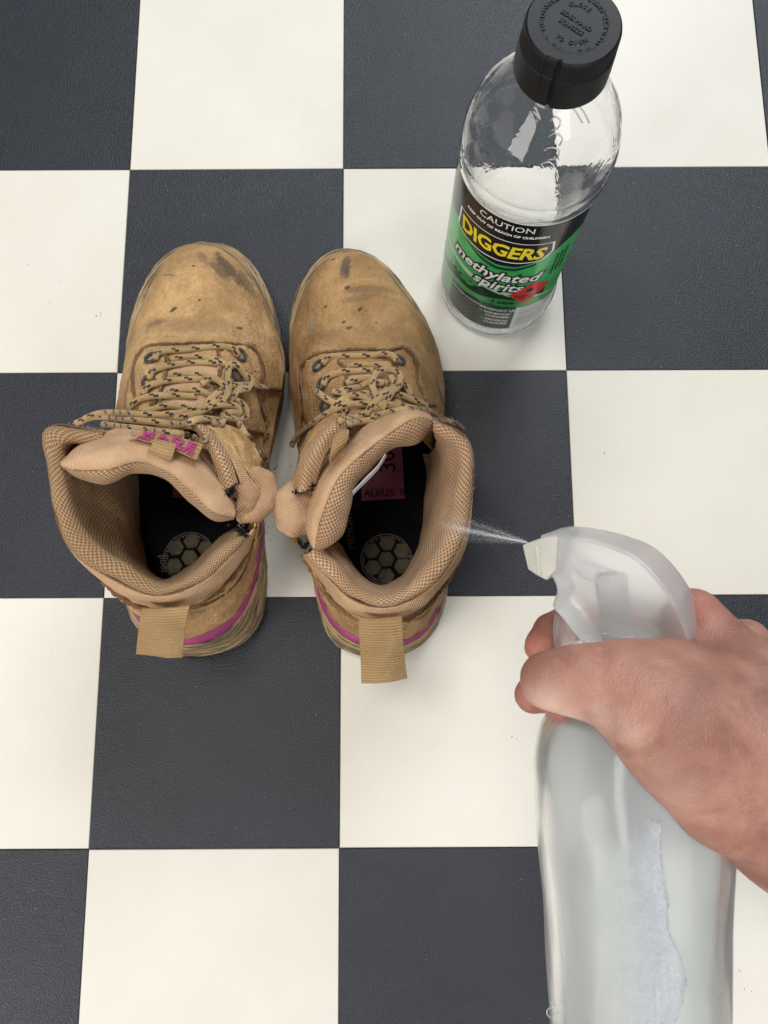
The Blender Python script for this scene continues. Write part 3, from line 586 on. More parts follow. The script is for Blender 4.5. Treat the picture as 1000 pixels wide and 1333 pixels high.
LB = dict(side=-1, lea=dict(), heel_seams=[[(248, 792), (270, 786), (292, 774)], [(296, 772), (316, 748), (327, 716), (332, 690)]], heel_stitch=[[(252, 798), (276, 791), (300, 776), (320, 750), (331, 716)], [(240, 800), (262, 797), (284, 789)]], base=(260, 700), label='left boot of the pair, collar sagging open, pink lettering on its tongue',
  sole=[(268, 320, .022), (300, 325, .022), (328, 345, .022), (350, 382, .02), (362, 420, .018), (369, 460, .015), (370, 500, .012), (362, 545, .012), (352, 590, .012), (345, 640, .012), (343, 690, .012), (347, 735, .012), (346, 775, .012), (337, 812, .012), (317, 836, .012), (284, 850, .012), (240, 853, .012), (202, 840, .012), (178, 805, .012), (168, 750, .012), (163, 690, .015), (160, 630, .02), (160, 570, .02), (162, 520, .022), (165, 485, .022), (168, 450, .022), (175, 415, .022), (187, 382, .022), (205, 352, .022), (234, 328, .022)],
  stations=[((262, 330), (270, 330), .036, .034), ((240, 335), (294, 335), .047, .034), ((219, 351), (314, 351), .058, .034), ((202, 374), (331, 374), .064, .034), ((190, 398), (342, 398), .067, .034), ((181, 420), (351, 424), .068, .034), ((174, 440), (360, 446), .070, .034), ((169, 460), (365, 464), .075, .034), ((166, 485), (366, 490), .084, .034), ((163, 520), (361, 525), .096, .034), ((161, 560), (353, 565), .106, .034), ((162, 600), (347, 605), .112, .034)],
  rows=dict(
   A0=[(192, 560, .036), (165, 600, .036), (163, 660, .036), (167, 730, .036), (181, 792, .036), (240, 831, .036), (297, 808, .036), (327, 757, .036), (337, 690, .036)],
   A=[(190, 560, .05), (163, 600, .05), (160, 660, .05), (164, 730, .05), (178, 788, .05), (240, 826, .05), (295, 804, .05), (325, 754, .05), (337, 689, .05)],
   B=[(170, 560, .075), (135, 600, .075), (130, 660, .075), (140, 730, .075), (165, 783, .075), (237, 808, .075), (286, 787, .075), (318, 742, .075), (338, 688, .075)],
   C=[(150, 562, .10), (100, 590, .10), (97, 650, .10), (118, 725, .10), (153, 770, .10), (225, 790, .10), (274, 770, .10), (310, 732, .10), (335, 688, .10)],
   D=[(142, 563, .118), (78, 566, .118), (78, 630, .118), (98, 720, .118), (146, 762, .118), (220, 784, .116), (270, 763, .116), (307, 728, .117), (331, 689, .118)],
   E=[(134, 563, .130), (65, 557, .13), (66, 619, .13), (90, 711, .13), (140, 750, .13), (210, 775, .127), (265, 755, .127), (303, 720, .128), (326, 696, .13)],
   F=[(137, 575, .130), (79, 570, .134), (77, 625, .134), (104, 700, .133), (154, 735, .132), (213, 764, .130), (257, 745, .130), (294, 712, .131), (318, 694, .132)],
   G=[(150, 592, .10), (118, 592, .10), (120, 642, .10), (145, 700, .10), (178, 738, .10), (214, 757, .10), (248, 737, .10), (284, 704, .10), (308, 687, .10)],
   H=[(168, 604, .07), (156, 606, .07), (163, 648, .07), (175, 702, .07), (191, 741, .07), (217, 755, .07), (248, 740, .07), (286, 708, .07), (309, 690, .07)],
   I=[(182, 600, .04), (180, 612, .04), (181, 655, .04), (186, 712, .04), (196, 750, .04), (222, 762, .04), (255, 750, .04), (290, 718, .04), (313, 692, .04)]),
  bulge=np.array([0, -.0015, 0]), pad=np.array([0, 0, .002]), band=(0, 1), so=np.array([0, -.0006, .0004]),
  stripe_up=[(170, 770), (178, 790), (200, 814), (240, 828), (283, 816), (307, 794), (323, 764), (332, 729), (336, 698), (337, 680)],
  stripe_lo=[(167, 776), (175, 798), (198, 824), (241, 838), (288, 825), (313, 801), (329, 769), (338, 730), (341, 698), (340, 680)],
  tread=[(164, 780), (172, 804), (198, 832), (240, 845), (289, 833), (318, 812), (336, 776), (342, 730), (343, 698), (343, 680)],
  tongue=[[(108, 600, .10), (118, 578, .10), (150, 560, .10), (190, 552, .10), (232, 558, .10), (266, 578, .10), (292, 612, .10), (304, 655, .10)],
   [(84, 602, .122), (99, 583, .124), (135, 568, .126), (180, 562, .127), (225, 570, .127), (262, 592, .126), (290, 625, .125), (305, 662, .123)],
   [(80, 602, .132), (100, 592, .138), (140, 579, .140), (182, 574, .141), (223, 585, .141), (258, 608, .140), (287, 641, .138), (306, 666, .132)],
   [(80, 604, .134), (104, 601, .142), (145, 591, .146), (185, 588, .147), (219, 603, .147), (251, 628, .146), (281, 658, .142), (306, 670, .134)],
   [(81, 606, .133), (102, 613, .141), (140, 612, .144), (180, 601, .145), (216, 613, .145), (251, 641, .144), (281, 668, .141), (306, 673, .133)],
   [(83, 607, .130), (100, 620, .134), (137, 628, .136), (175, 614, .136), (214, 622, .136), (250, 653, .136), (281, 677, .134), (304, 676, .129)],
   [(90, 606, .12), (106, 618, .122), (138, 622, .122), (175, 606, .122), (214, 614, .122), (250, 644, .122), (280, 668, .12), (302, 670, .12)],
   [(112, 600, .09), (125, 600, .09), (145, 598, .09), (180, 585, .09), (215, 588, .09), (248, 612, .09), (275, 640, .09), (295, 655, .09)]],
  tcut=.5, tfab=27,
  insole=[(215, 775), (190, 745), (176, 690), (172, 620), (176, 540), (200, 480), (250, 460), (310, 480), (330, 550), (333, 640), (325, 700), (300, 745), (260, 775)],
  ltongue=([(218, 470), (214, 500), (208, 530), (196, 560)], [(298, 462), (300, 490), (302, 520), (300, 556)]),
  eyestays=[([(190, 455), (178, 470), (168, 500), (165, 530), (172, 556)], [(214, 462), (216, 480), (210, 505), (200, 530), (186, 556)]),
            ([(296, 452), (284, 466), (286, 500), (290, 530), (297, 556)], [(330, 450), (343, 480), (342, 510), (340, 540), (350, 566)])],
  raised_seams=[[(198, 449), (185, 455), (176, 470), (173, 490), (176, 520), (180, 540)], [(315, 449), (330, 452), (338, 466), (341, 490), (336, 508), (340, 530), (347, 556), (343, 575)], [(214, 462), (219, 470), (214, 490), (208, 508), (196, 528)], [(284, 458), (288, 480), (281, 500), (284, 520)],
     [(198, 449), (230, 448), (262, 446), (290, 447), (315, 449)]],
  stitch=[[(200, 446), (184, 452), (173, 468), (169, 490)], [(180, 482), (184, 500), (186, 516)], [(184, 478), (189, 500), (190, 512)], [(318, 445), (334, 449), (343, 464), (347, 490), (342, 508), (346, 530), (352, 552)], [(214, 468), (213, 480), (208, 500)], [(290, 462), (293, 480), (288, 500)], [(317, 520), (321, 545), (328, 570)], [(313, 520), (317, 545), (323, 568)], [(322, 488), (332, 482), (342, 487)]],
  eyelets=[(197, 467), (194, 497), (313, 463), (308, 489), (305, 566)],
  laces=[[(202, 468), (204, 461), (212, 458), (240, 456), (272, 452), (290, 451), (304, 454), (311, 463)],
   [(222, 469), (240, 465), (268, 466), (288, 471), (299, 478)],
   [(195, 494, -.001), (197, 485), (212, 478), (240, 473), (272, 472), (285, 472)],
   [(186, 514), (190, 506), (210, 497), (240, 494), (264, 493)], [(220, 490), (240, 487), (264, 489), (292, 500)],
   [(168, 532), (178, 522), (196, 516), (226, 515), (256, 516)], [(216, 511), (240, 507), (260, 509), (280, 517)],
   [(176, 540), (198, 533), (218, 528), (240, 530), (264, 531)],
   [(298, 474, .003), (297, 490, .004), (298, 506, .004), (297, 520, .003)],
   [(296, 474, .003), (308, 475, .005), (318, 486, .004), (328, 498, .004), (325, 505, .005), (312, 509, .004), (302, 518, .003), (296, 530, .002)],
   [(303, 522, .002), (306, 512, .003), (316, 504, .004), (326, 500, .004)],
   [(296, 502, .002), (316, 501, .002), (332, 502, .0), (348, 506, .001)],
   [(272, 538, .003), (271, 524, .005), (280, 514, .006), (294, 505, .004)],
   [(110, 545, .0), (130, 538, .001), (160, 538, .002), (200, 540, .002), (230, 538, .002), (264, 530, .003), (280, 528, .004), (296, 527, .005), (310, 530, .006), (313, 536, .005), (300, 537, .004), (290, 532, .003)],
   [(98, 551, .0), (122, 543, .001), (160, 546, .002), (200, 549, .002), (244, 551, .003), (256, 546, .004), (272, 545, .003), (290, 547, .003)],
   [(276, 549, .002), (288, 552, .002), (292, 545, .004), (302, 546, .004), (314, 546, .003), (308, 538, .005), (290, 538, .003)],
   [(134, 552, .0), (160, 556, .0), (190, 559, .0), (215, 563, .0), (244, 566, .0)],
   [(262, 500, .003), (276, 492, .004), (290, 500, .006), (296, 514, .007), (286, 524, .006), (274, 518, .004)],
   [(306, 520, .003), (318, 528, .004), (322, 540, .004), (312, 548, .004), (300, 542, .004)],
   [(228, 545, .003), (250, 540, .004), (270, 532, .005), (284, 520, .006), (296, 518, .005)],
   [(287, 540, .003), (302, 543, .004), (312, 552, .003), (318, 562, .002), (326, 572, .002)],
   [(250, 568, .0), (262, 574, .0), (270, 570, .001)]],
  aglets=[((348, 506), (366, 508)), ((326, 572), (346, 598))],
  fray=[[(66, 565, .130), (65, 590, .130), (67, 620, .130)], [(68, 558, .130), (95, 552, .130), (134, 561, .130)], [(300, 640, .128), (318, 700, .131)], [(86, 640, .13), (90, 600, .128)], [(330, 690, .118), (322, 700, .12)]],
  frayb=[[(290, 640, .135), (298, 645, .135), (304, 636, .135)], [(310, 690, .133), (320, 697, .133)]],
  pods=[(229, 713, 5), (250, 704, 5), (268, 714, 5), (247, 726, 5), (227, 737, 5), (245, 748, 5), (265, 737, 5)], podring=(247, 726),
  size_label=[(225, 648), (272, 648), (270, 590), (226, 590)],
  intext=[('A', .0055, 237, 640, 0, M_INK), ('spod', .0062, 211, 734, 100, M_INTXT), ('o', .004, 297, 683, 30, M_INTXT)],
  scuffs=[(298, 352, .055, -.9, .016, .0045, .95, (.10, .065, .06)), (288, 356, .058, -.8, .010, .004, .8, (.13, .085, .07)), (268, 344, .056, -1.0, .008, .003, .6, (.15, .10, .075)), (321, 368, .05, -1.1, .012, .004, .7, (.12, .09, .07)), (228, 407, .066, .8, .0035, .0014, 1, (.03, .03, .03)), (208, 430, .062, .4, .008, .003, .5, (.14, .10, .075)), (313, 429, .066, .3, .0020, .0014, 1, (.03, .03, .03)), (262, 394, .066, .3, .0011, .0009, 1, (.03, .03, .03)), (222, 362, .06, -.3, .008, .0006, .8, (.16, .09, .05)), (255, 352, .061, 0, .0016, .0008, 1, (.05, .04, .04)), (262, 430, .068, 0.0, .05, .008, .35, (.22, .135, .075)), (220, 590, .08, 0, .01, .01, 0, (.2, .2, .2))],
)
# folded collar end, zip garage and loose parts of the left boot
LB['sheets'] = [
  ('folded_collar_front', [[(244, 547, .135), (262, 568, .138), (275, 590, .138), (283, 615, .136), (288, 640, .134)], [(248, 545, .139), (269, 565, .142), (284, 588, .142), (294, 612, .139), (300, 634, .136)], [(252, 548, .137), (276, 564, .139), (292, 586, .139), (304, 610, .136), (309, 628, .133)]], M_MESH, dict(thick=.002, off=0, rough=.001)),
  ('folded_collar_band', [[(256, 551, .134), (280, 567, .136), (296, 590, .136), (307, 612, .134), (314, 630, .131)], [(262, 553, .128), (288, 572, .129), (306, 592, .129), (318, 612, .128), (328, 630, .124)]], M_TWILL, dict(thick=.0015, off=0)),
  ('upper_eyestay_flap', [[(248, 545, .134), (274, 558, .134), (296, 580, .132), (315, 603, .128), (328, 628, .122)], [(268, 548, .122), (292, 558, .122), (312, 577, .118), (328, 598, .114), (338, 616, .108)], [(290, 556, .104), (312, 562, .104), (330, 577, .100), (344, 594, .096), (345, 606, .09)]], None, dict(thick=.0022, off=0, rough=.0016, rs=120)),
  ('pull_tab', [[(184, 792, .121), (205, 792, .122), (226, 791, .122), (247, 789, .121)], [(183, 805, .117), (204, 806, .1185), (225, 806, .1185), (244, 804, .117)], [(180, 828, .105), (202, 829, .107), (222, 830, .107), (240, 829, .105)], [(178, 850, .094), (199, 852, .096), (220, 854, .096), (238, 854, .094)]], M_WEB, dict(thick=.0028, off=0, rough=.0006, bevel=.0008)),
  ('tongue_label', [[(170, 563, .1445), (190, 562, .146), (213, 566, .1465), (240, 572, .146), (265, 579, .144)], [(171, 569, .146), (192, 575, .148), (212, 580, .1485), (235, 589, .148), (256, 599, .1455)]], M_WEB, dict(thick=.0016, off=0)),
  ('webbing_loop', [[(214, 559, .138), (227, 560, .138), (240, 562, .138)], [(212, 564, .1425), (226, 566, .143), (240, 568, .142)], [(211, 570, .1435), (225, 572, .144), (239, 575, .143)]], M_WEB, dict(thick=.0014, off=0)),
  ('webbing_loop', [[(201, 572, .1495), (215, 575, .150), (230, 579, .149)], [(199, 577, .1515), (213, 581, .152), (228, 585, .151)], [(196, 583, .1515), (210, 588, .152), (226, 592, .151)], [(192, 588, .1485), (206, 594, .149), (223, 599, .1485)]], M_WEB, dict(thick=.0016, off=0, bevel=.0004)),
]
LB['blobs'] = [
  ('zip_garage', [[(309, 640, .121, .0040), (318, 637, .124, .0062), (325, 643, .125, .0062), (322, 654, .124, .0052), (313, 663, .122, .0036)]], .002),
  ('zip_garage_fold', [[(320, 621, .118, .0030), (333, 619, .120, .0044), (344, 626, .121, .0054), (347, 641, .121, .0058), (343, 656, .120, .0056), (332, 668, .118, .0048), (316, 674, .116, .0036)]], .004)]
LB['tabstitch'] = {'zip_garage_fold': [[(330, 672), (343, 664), (353, 650), (355, 636)]]}
LB['tubes'] = [
  ('zip_pull', [(331, 678, .116), (327, 690, .113)], [.0016, .0022], M_BRASS, dict(flat=.45)),
  ('zip_chain', [(336, 680, .115), (333, 700, .105), (330, 716, .095)], [.0010, .0010, .0010], M_BRASS, dict(rough=.5, rs=900)),
  ('lace_hook', [(271, 541, .128), (273, 550, .130), (276, 556, .131)], [.0008, .0009, .0022], M_METAL, {}),
]
RB = dict(side=1, lea=dict(c1=(.39, .22, .09), c2=(.65, .395, .175)), heel_seams=[[(412, 748), (424, 770), (444, 793), (466, 806)], [(526, 806), (550, 795), (571, 768)]], heel_stitch=[[(420, 774), (438, 797), (460, 812)], [(530, 812), (552, 802), (570, 778)]], base=(490, 700), label='right boot of the pair beside the green bottle, its size label showing inside',
  sole=[(454, 329, .022), (475, 333, .022), (499, 347, .022), (517, 365, .022), (533, 387, .022), (550, 413, .022), (563, 440, .022), (571, 465, .022), (577, 498, .022), (578, 535, .022), (578, 575, .022), (577, 620, .02), (577, 670, .015), (580, 720, .012), (580, 756, .012), (574, 801, .012), (556, 832, .012), (526, 851, .012), (497, 856, .012), (462, 851, .012), (433, 834, .012), (420, 806, .012), (415, 765, .012), (410, 715, .012), (402, 660, .012), (392, 600, .012), (384, 545, .012), (380, 500, .014), (378, 460, .018), (379, 426, .02), (385, 390, .022), (400, 362, .022), (417, 342, .022), (438, 331, .022)],
  stations=[((449, 338), (458, 338), .036, .034), ((430, 345), (478, 342), .047, .034), ((412, 360), (502, 357), .058, .034), ((400, 381), (519, 379), .064, .034), ((391, 406), (536, 403), .067, .034), ((385, 432), (552, 427), .068, .034), ((382, 456), (563, 453), .071, .034), ((382, 480), (570, 480), .078, .034), ((383, 505), (574, 508), .087, .034), ((387, 535), (575, 538), .098, .034), ((392, 565), (575, 570), .106, .034), ((398, 600), (572, 605), .112, .034)],
  rows=dict(
   A0=[(404, 715, .036), (418, 767, .036), (440, 814, .036), (497, 838, .036), (546, 824, .036), (573, 783, .036), (579, 735, .036), (580, 660, .036), (576, 600, .036), (560, 575, .036)],
   A=[(403, 715, .05), (417, 763, .05), (441, 808, .05), (497, 832, .05), (544, 818, .05), (572, 779, .05), (580, 735, .05), (582, 660, .05), (578, 600, .05), (560, 570, .05)],
   B=[(400, 718, .075), (417, 757, .075), (445, 800, .075), (497, 817, .075), (545, 804, .075), (573, 768, .075), (590, 715, .075), (596, 650, .075), (590, 590, .075), (565, 562, .075)],
   C=[(397, 722, .10), (416, 753, .10), (448, 790, .10), (497, 806, .10), (544, 793, .10), (572, 764, .10), (600, 715, .10), (608, 645, .10), (600, 580, .10), (563, 553, .10)],
   D=[(397, 722, .118), (421, 752, .118), (452, 787, .118), (498, 800, .116), (541, 790, .116), (572, 762, .117), (604, 713, .118), (613, 642, .118), (606, 572, .118), (562, 548, .118)],
   E=[(401, 722, .130), (428, 752, .129), (461, 781, .127), (498, 790, .127), (536, 780, .127), (569, 755, .129), (600, 706, .13), (614, 640, .13), (606, 570, .13), (562, 545, .13)],
   F=[(410, 715, .132), (438, 743, .131), (466, 769, .130), (498, 779, .130), (531, 770, .130), (559, 744, .132), (586, 700, .133), (601, 643, .133), (597, 578, .133), (564, 556, .132)],
   G=[(425, 710, .10), (448, 731, .10), (471, 757, .10), (497, 767, .10), (522, 758, .10), (541, 735, .10), (556, 700, .10), (569, 650, .10), (577, 602, .10), (568, 578, .10)],
   H=[(438, 706, .07), (453, 727, .07), (474, 752, .07), (497, 764, .07), (520, 755, .07), (536, 735, .07), (547, 705, .07), (556, 655, .07), (562, 612, .07), (560, 590, .07)],
   I=[(445, 712, .04), (456, 735, .04), (476, 762, .04), (499, 772, .04), (522, 765, .04), (537, 745, .04), (546, 712, .04), (552, 660, .04), (556, 615, .04), (552, 590, .04)]),
  bulge=np.array([0, -.0015, 0]), pad=np.array([0, 0, .002]), band=(0, 1), so=np.array([0, -.0006, .0004]),
  stripe_up=[(413, 740), (417, 768), (425, 790), (440, 811), (462, 826), (497, 833), (525, 829), (549, 816), (566, 790), (576, 764), (578, 735)],
  stripe_lo=[(410, 742), (414, 771), (422, 795), (437, 818), (461, 835), (497, 843), (527, 838), (552, 824), (570, 796), (580, 766), (581, 735)],
  tread=[(409, 744), (413, 775), (420, 800), (435, 826), (462, 844), (497, 851), (527, 846), (554, 830), (573, 800), (581, 768), (582, 735)],
  tongue=[[(402, 695, .10), (394, 670, .10), (399, 640, .10), (414, 600, .10), (440, 568, .10), (478, 542, .10), (520, 525, .10), (554, 538, .10)],
   [(405, 706, .123), (400, 685, .125), (405, 653, .127), (424, 611, .127), (454, 580, .127), (492, 549, .126), (528, 534, .125), (559, 541, .122)],
   [(407, 711, .131), (404, 684, .138), (411, 652, .140), (430, 615, .141), (459, 585, .141), (498, 554, .140), (533, 537, .138), (562, 544, .131)],
   [(409, 714, .134), (410, 683, .142), (419, 655, .146), (438, 618, .147), (465, 592, .147), (504, 562, .146), (539, 541, .142), (563, 547, .133)],
   [(412, 716, .133), (424, 695, .141), (434, 664, .145), (449, 627, .145), (471, 602, .145), (508, 573, .144), (546, 553, .141), (563, 551, .132)],
   [(416, 717, .129), (443, 698, .134), (453, 668, .136), (460, 636, .136), (478, 613, .136), (510, 584, .136), (546, 574, .133), (563, 555, .129)],
   [(413, 712, .12), (435, 690, .122), (444, 660, .122), (454, 628, .122), (474, 604, .122), (506, 575, .122), (543, 564, .12), (561, 550, .12)],
   [(412, 695, .09), (428, 672, .09), (436, 645, .09), (448, 612, .09), (468, 588, .09), (502, 562, .09), (536, 552, .09), (556, 545, .09)]],
  tcut=.5, tfab=25,
  insole=[(470, 775), (446, 745), (440, 690), (430, 640), (415, 560), (420, 500), (455, 465), (510, 465), (555, 500), (566, 580), (560, 660), (552, 720), (535, 770), (500, 785)],
  ltongue=([(452, 474), (452, 500), (450, 530), (452, 560)], [(510, 470), (516, 495), (522, 520), (530, 550)]),
  eyestays=[([(400, 470), (392, 490), (393, 515), (397, 540), (404, 566)], [(440, 466), (450, 485), (448, 510), (446, 535), (446, 560)]),
            ([(508, 461), (518, 478), (526, 500), (536, 520), (548, 545)], [(532, 453), (545, 475), (548, 500), (556, 520), (566, 545)])],
  raised_seams=[[(420, 459), (403, 465), (394, 475), (392, 495), (396, 520), (393, 545), (393, 562)], [(505, 457), (520, 453), (532, 457), (541, 472), (543, 495), (550, 515), (558, 528)], [(420, 459), (450, 456), (480, 455), (505, 457)], [(440, 470), (449, 480), (449, 505), (452, 525)]],
  stitch=[[(418, 456), (400, 461), (389, 474), (388, 495), (392, 520)], [(440, 476), (443, 495), (442, 510)], [(435, 478), (438, 495), (437, 510)], [(406, 500), (410, 520), (412, 545)], [(402, 495), (406, 520), (408, 545)], [(522, 448), (536, 453), (546, 470), (548, 495), (556, 515)], [(518, 450), (532, 456), (543, 472)]],
  eyelets=[(415, 477), (420, 501), (424, 528), (421, 556), (519, 470)],
  laces=[[(420, 474), (427, 466), (452, 464), (482, 463), (505, 461), (513, 464), (517, 471)],
   [(421, 502, -.001), (424, 493), (440, 485), (465, 483), (487, 482)], [(455, 477), (477, 475), (500, 479), (512, 484)],
   [(450, 499), (470, 494), (490, 496), (505, 500)], [(442, 509), (462, 505), (485, 504)],
   [(497, 530, .004), (490, 516, .006), (485, 500, .007), (490, 486, .006), (505, 481, .005), (520, 487, .006), (521, 499, .006), (511, 511, .006), (502, 524, .005), (497, 534, .003)],
   [(380, 580, .0), (383, 572, .0), (400, 557, .001), (425, 539, .002), (452, 527, .003), (482, 526, .005), (510, 527, .003), (540, 532, .003), (562, 536, .002), (577, 545, .001), (592, 551, .0)],
   [(412, 509, .002), (425, 519, .003), (440, 527, .002), (452, 536, .001)], [(434, 510, .002), (448, 512, .003), (452, 520, .003), (454, 530, .002)],
   [(440, 548, .001), (465, 543, .002), (478, 537, .003), (500, 529, .003)], [(477, 515, .002), (488, 517, .004), (494, 528, .003)],
   [(476, 540, .004), (488, 524, .006), (504, 512, .006), (514, 500, .005), (508, 490, .004)],
   [(432, 534, .003), (446, 520, .004), (462, 514, .003), (478, 520, .004), (490, 534, .004)],
   [(524, 497, .001), (532, 507, .001), (536, 515, .001)], [(508, 511, .002), (530, 517, .001), (550, 526, .001), (556, 529, .001)],
   [(484, 543, .002), (510, 536, .002), (535, 532, .002)], [(452, 552, .0), (468, 549, .001), (488, 546, .0)],
   [(462, 516, .001), (476, 512, .001), (490, 516, .002)], [(444, 541, .001), (462, 548, .001), (476, 545, .001)], [(500, 500, .003), (486, 497, .002), (470, 503, .002)]],
  aglets=[((546, 528), (566, 528)), ((592, 548), (606, 560))],
  fray=[[(606, 571, .132), (614, 600, .131), (615, 640, .131)], [(385, 632, .125), (405, 642, .13)], [(562, 545, .132), (590, 548, .132)], [(397, 722, .125), (412, 722, .13)], [(440, 552, .135), (458, 556, .136)]],
  frayb=[[(384, 640, .130), (396, 637, .132), (408, 632, .132)], [(388, 703, .124), (396, 712, .125), (402, 706, .125)], [(438, 553, .137), (456, 560, .137)]],
  pods=[(504, 707, 5), (523, 717, 5), (524, 737, 5), (503, 728, 5), (484, 717, 5), (486, 739, 5), (503, 750, 5)], podring=(503, 728),
  size_label=[(471, 652), (527, 649), (523, 575), (470, 578)],
  intext=[('AU/US: 8', .0072, 500, 642, 2, M_INK), ('30', .0155, 505, 601, 92, M_INK), ('MEMORY', .0062, 456, 690, 96, M_INTXT), ('Energy', .0058, 535, 738, -80, M_INTXT)],
  scuffs=[(450, 352, .058, 1.4, .011, .003, .9, (.10, .08, .065)), (453, 360, .06, 1.4, .006, .002, .8, (.08, .07, .06)), (480, 380, .064, .1, .02, .003, .5, (.15, .10, .07)), (470, 390, .066, .2, .012, .003, .5, (.15, .10, .07)), (405, 423, .06, 1.5, .007, .003, .8, (.42, .36, .28)), (453, 378, .064, .3, .0022, .0014, 1, (.03, .03, .03)), (435, 347, .05, .3, .002, .001, 1, (.04, .04, .03)), (469, 406, .066, .9, .0022, .0012, 1, (.04, .04, .03)), (455, 431, .068, .5, .0025, .0016, 1, (.04, .04, .03)), (448, 422, .068, .5, .0016, .001, 1, (.04, .04, .03)), (424, 400, .066, .5, .0014, .001, 1, (.04, .04, .03)), (572, 500, .06, -1.3, .008, .0012, .9, (.12, .12, .12)), (576, 514, .05, -1.3, .005, .0016, .9, (.12, .12, .12)), (480, 440, .068, 0, .05, .008, .3, (.24, .15, .08))],
)
RB['sheets'] = [
  ('folded_collar_front', [[(385, 638, .126), (388, 612, .128), (402, 582, .130), (420, 560, .132), (440, 547, .134)], [(394, 640, .134), (400, 610, .137), (414, 582, .139), (430, 562, .140), (446, 548, .139)], [(410, 634, .130), (417, 606, .133), (430, 582, .136), (444, 565, .137), (456, 554, .136)]], M_MESH, dict(thick=.002, off=0, rough=.001)),
  ('upper_eyestay_flap', [[(384, 634, .124), (390, 604, .124), (404, 576, .124), (424, 554, .126), (446, 543, .128)], [(388, 620, .105), (392, 596, .106), (402, 572, .106), (418, 552, .108), (438, 538, .110)], [(392, 600, .085), (396, 585, .087), (402, 568, .09), (414, 552, .092), (430, 536, .098)]], None, dict(thick=.0022, off=0, rough=.0016, rs=120)),
  ('webbing_loop', [[(455, 572, .132), (451, 568, .134), (446, 564, .135)], [(450, 562, .144), (444, 560, .145), (437, 565, .144)], [(455, 562, .150), (443, 567, .151), (434, 575, .149)], [(452, 572, .150), (441, 580, .150), (430, 590, .148)], [(446, 582, .142), (438, 592, .142), (430, 602, .140)]], M_WEB, dict(thick=.0014, off=0, bevel=.0004)),
  ('pull_tab', [[(468, 803, .121), (486, 805, .122), (505, 804, .122), (523, 802, .121)], [(468, 820, .117), (487, 822, .1185), (506, 822, .1185), (524, 820, .117)], [(470, 855, .105), (489, 857, .107), (508, 857, .107), (526, 854, .105)], [(471, 888, .096), (491, 888, .098), (510, 886, .098), (530, 882, .096)]], M_WEB, dict(thick=.0028, off=0, rough=.0006, bevel=.0008)),
  ('brand_tag', [[(450, 650, .137), (460, 639, .137), (477, 621, .137), (492, 606, .137), (502, 590, .137)], [(452, 654, .133), (462, 642, .133), (479, 625, .133), (493, 610, .133), (503, 594, .133)]], NT('white_tag').set(Roughness=.5).m, dict(thick=.0004, off=0)),
]
RB['blobs'] = [('zip_garage', [[(396, 636, .116, .0040), (382, 640, .118, .0058), (372, 650, .119, .0062), (371, 660, .118, .0058)], [(369, 668, .117, .0056), (374, 680, .117, .0056), (383, 687, .116, .0050), (394, 688, .115, .0036)], [(396, 650, .119, .0064), (388, 656, .120, .0070)], [(394, 672, .117, .0064), (385, 674, .118, .0064)]], .0028)]
RB['tabstitch'] = {'zip_garage': [[(358, 676), (366, 686), (378, 693), (392, 693)], [(359, 672), (367, 682), (379, 689), (392, 689)]]}
RB['tubes'] = [
  ('zip_pull', [(381, 698, .112), (389, 706, .114)], [.0018, .0022], M_BRASS, dict(flat=.6)),
]
boots = []
for K in (LB, RB):
    parts = build_boot(K)
    K['sheets'] = [(n, r, m or parts[-1], kw) for n, r, m, kw in K['sheets']]
    boot_details(K, *parts); boots.append((K, parts))
# pink lettering woven into the left boot's tongue label
def letters_on_label(parent, bv):
    for s, size, (x, y), ang in (('M', .0046, (194, 567), -8), ('A', .0046, (213, 570.5), -10), ('D', .0050, (232, 575), -14), ('E', .0052, (249, 581), -18), ('LTD', .0030, (241, 586.5), -20), ('ALL', .0022, (188, 571), -10)):
        p, n = hit(bv, x, y, .0006)
        if p is None: continue
        a = math.radians(ang); xa = np.array([math.cos(a), math.sin(a), 0]); xa -= n*(xa@n); ya = np.cross(n, xa)
        text_plane('pink_letter', s, size, p, xa, ya, M_PINKF, parent, extrude=.0003, offset=.0003, sx=1.75)
lb_label = [c for c in boots[0][1][0].children if c.name.startswith('tongue_label')][0]
bpy.context.view_layer.update()
letters_on_label(lb_label, bvh_of([lb_label]))
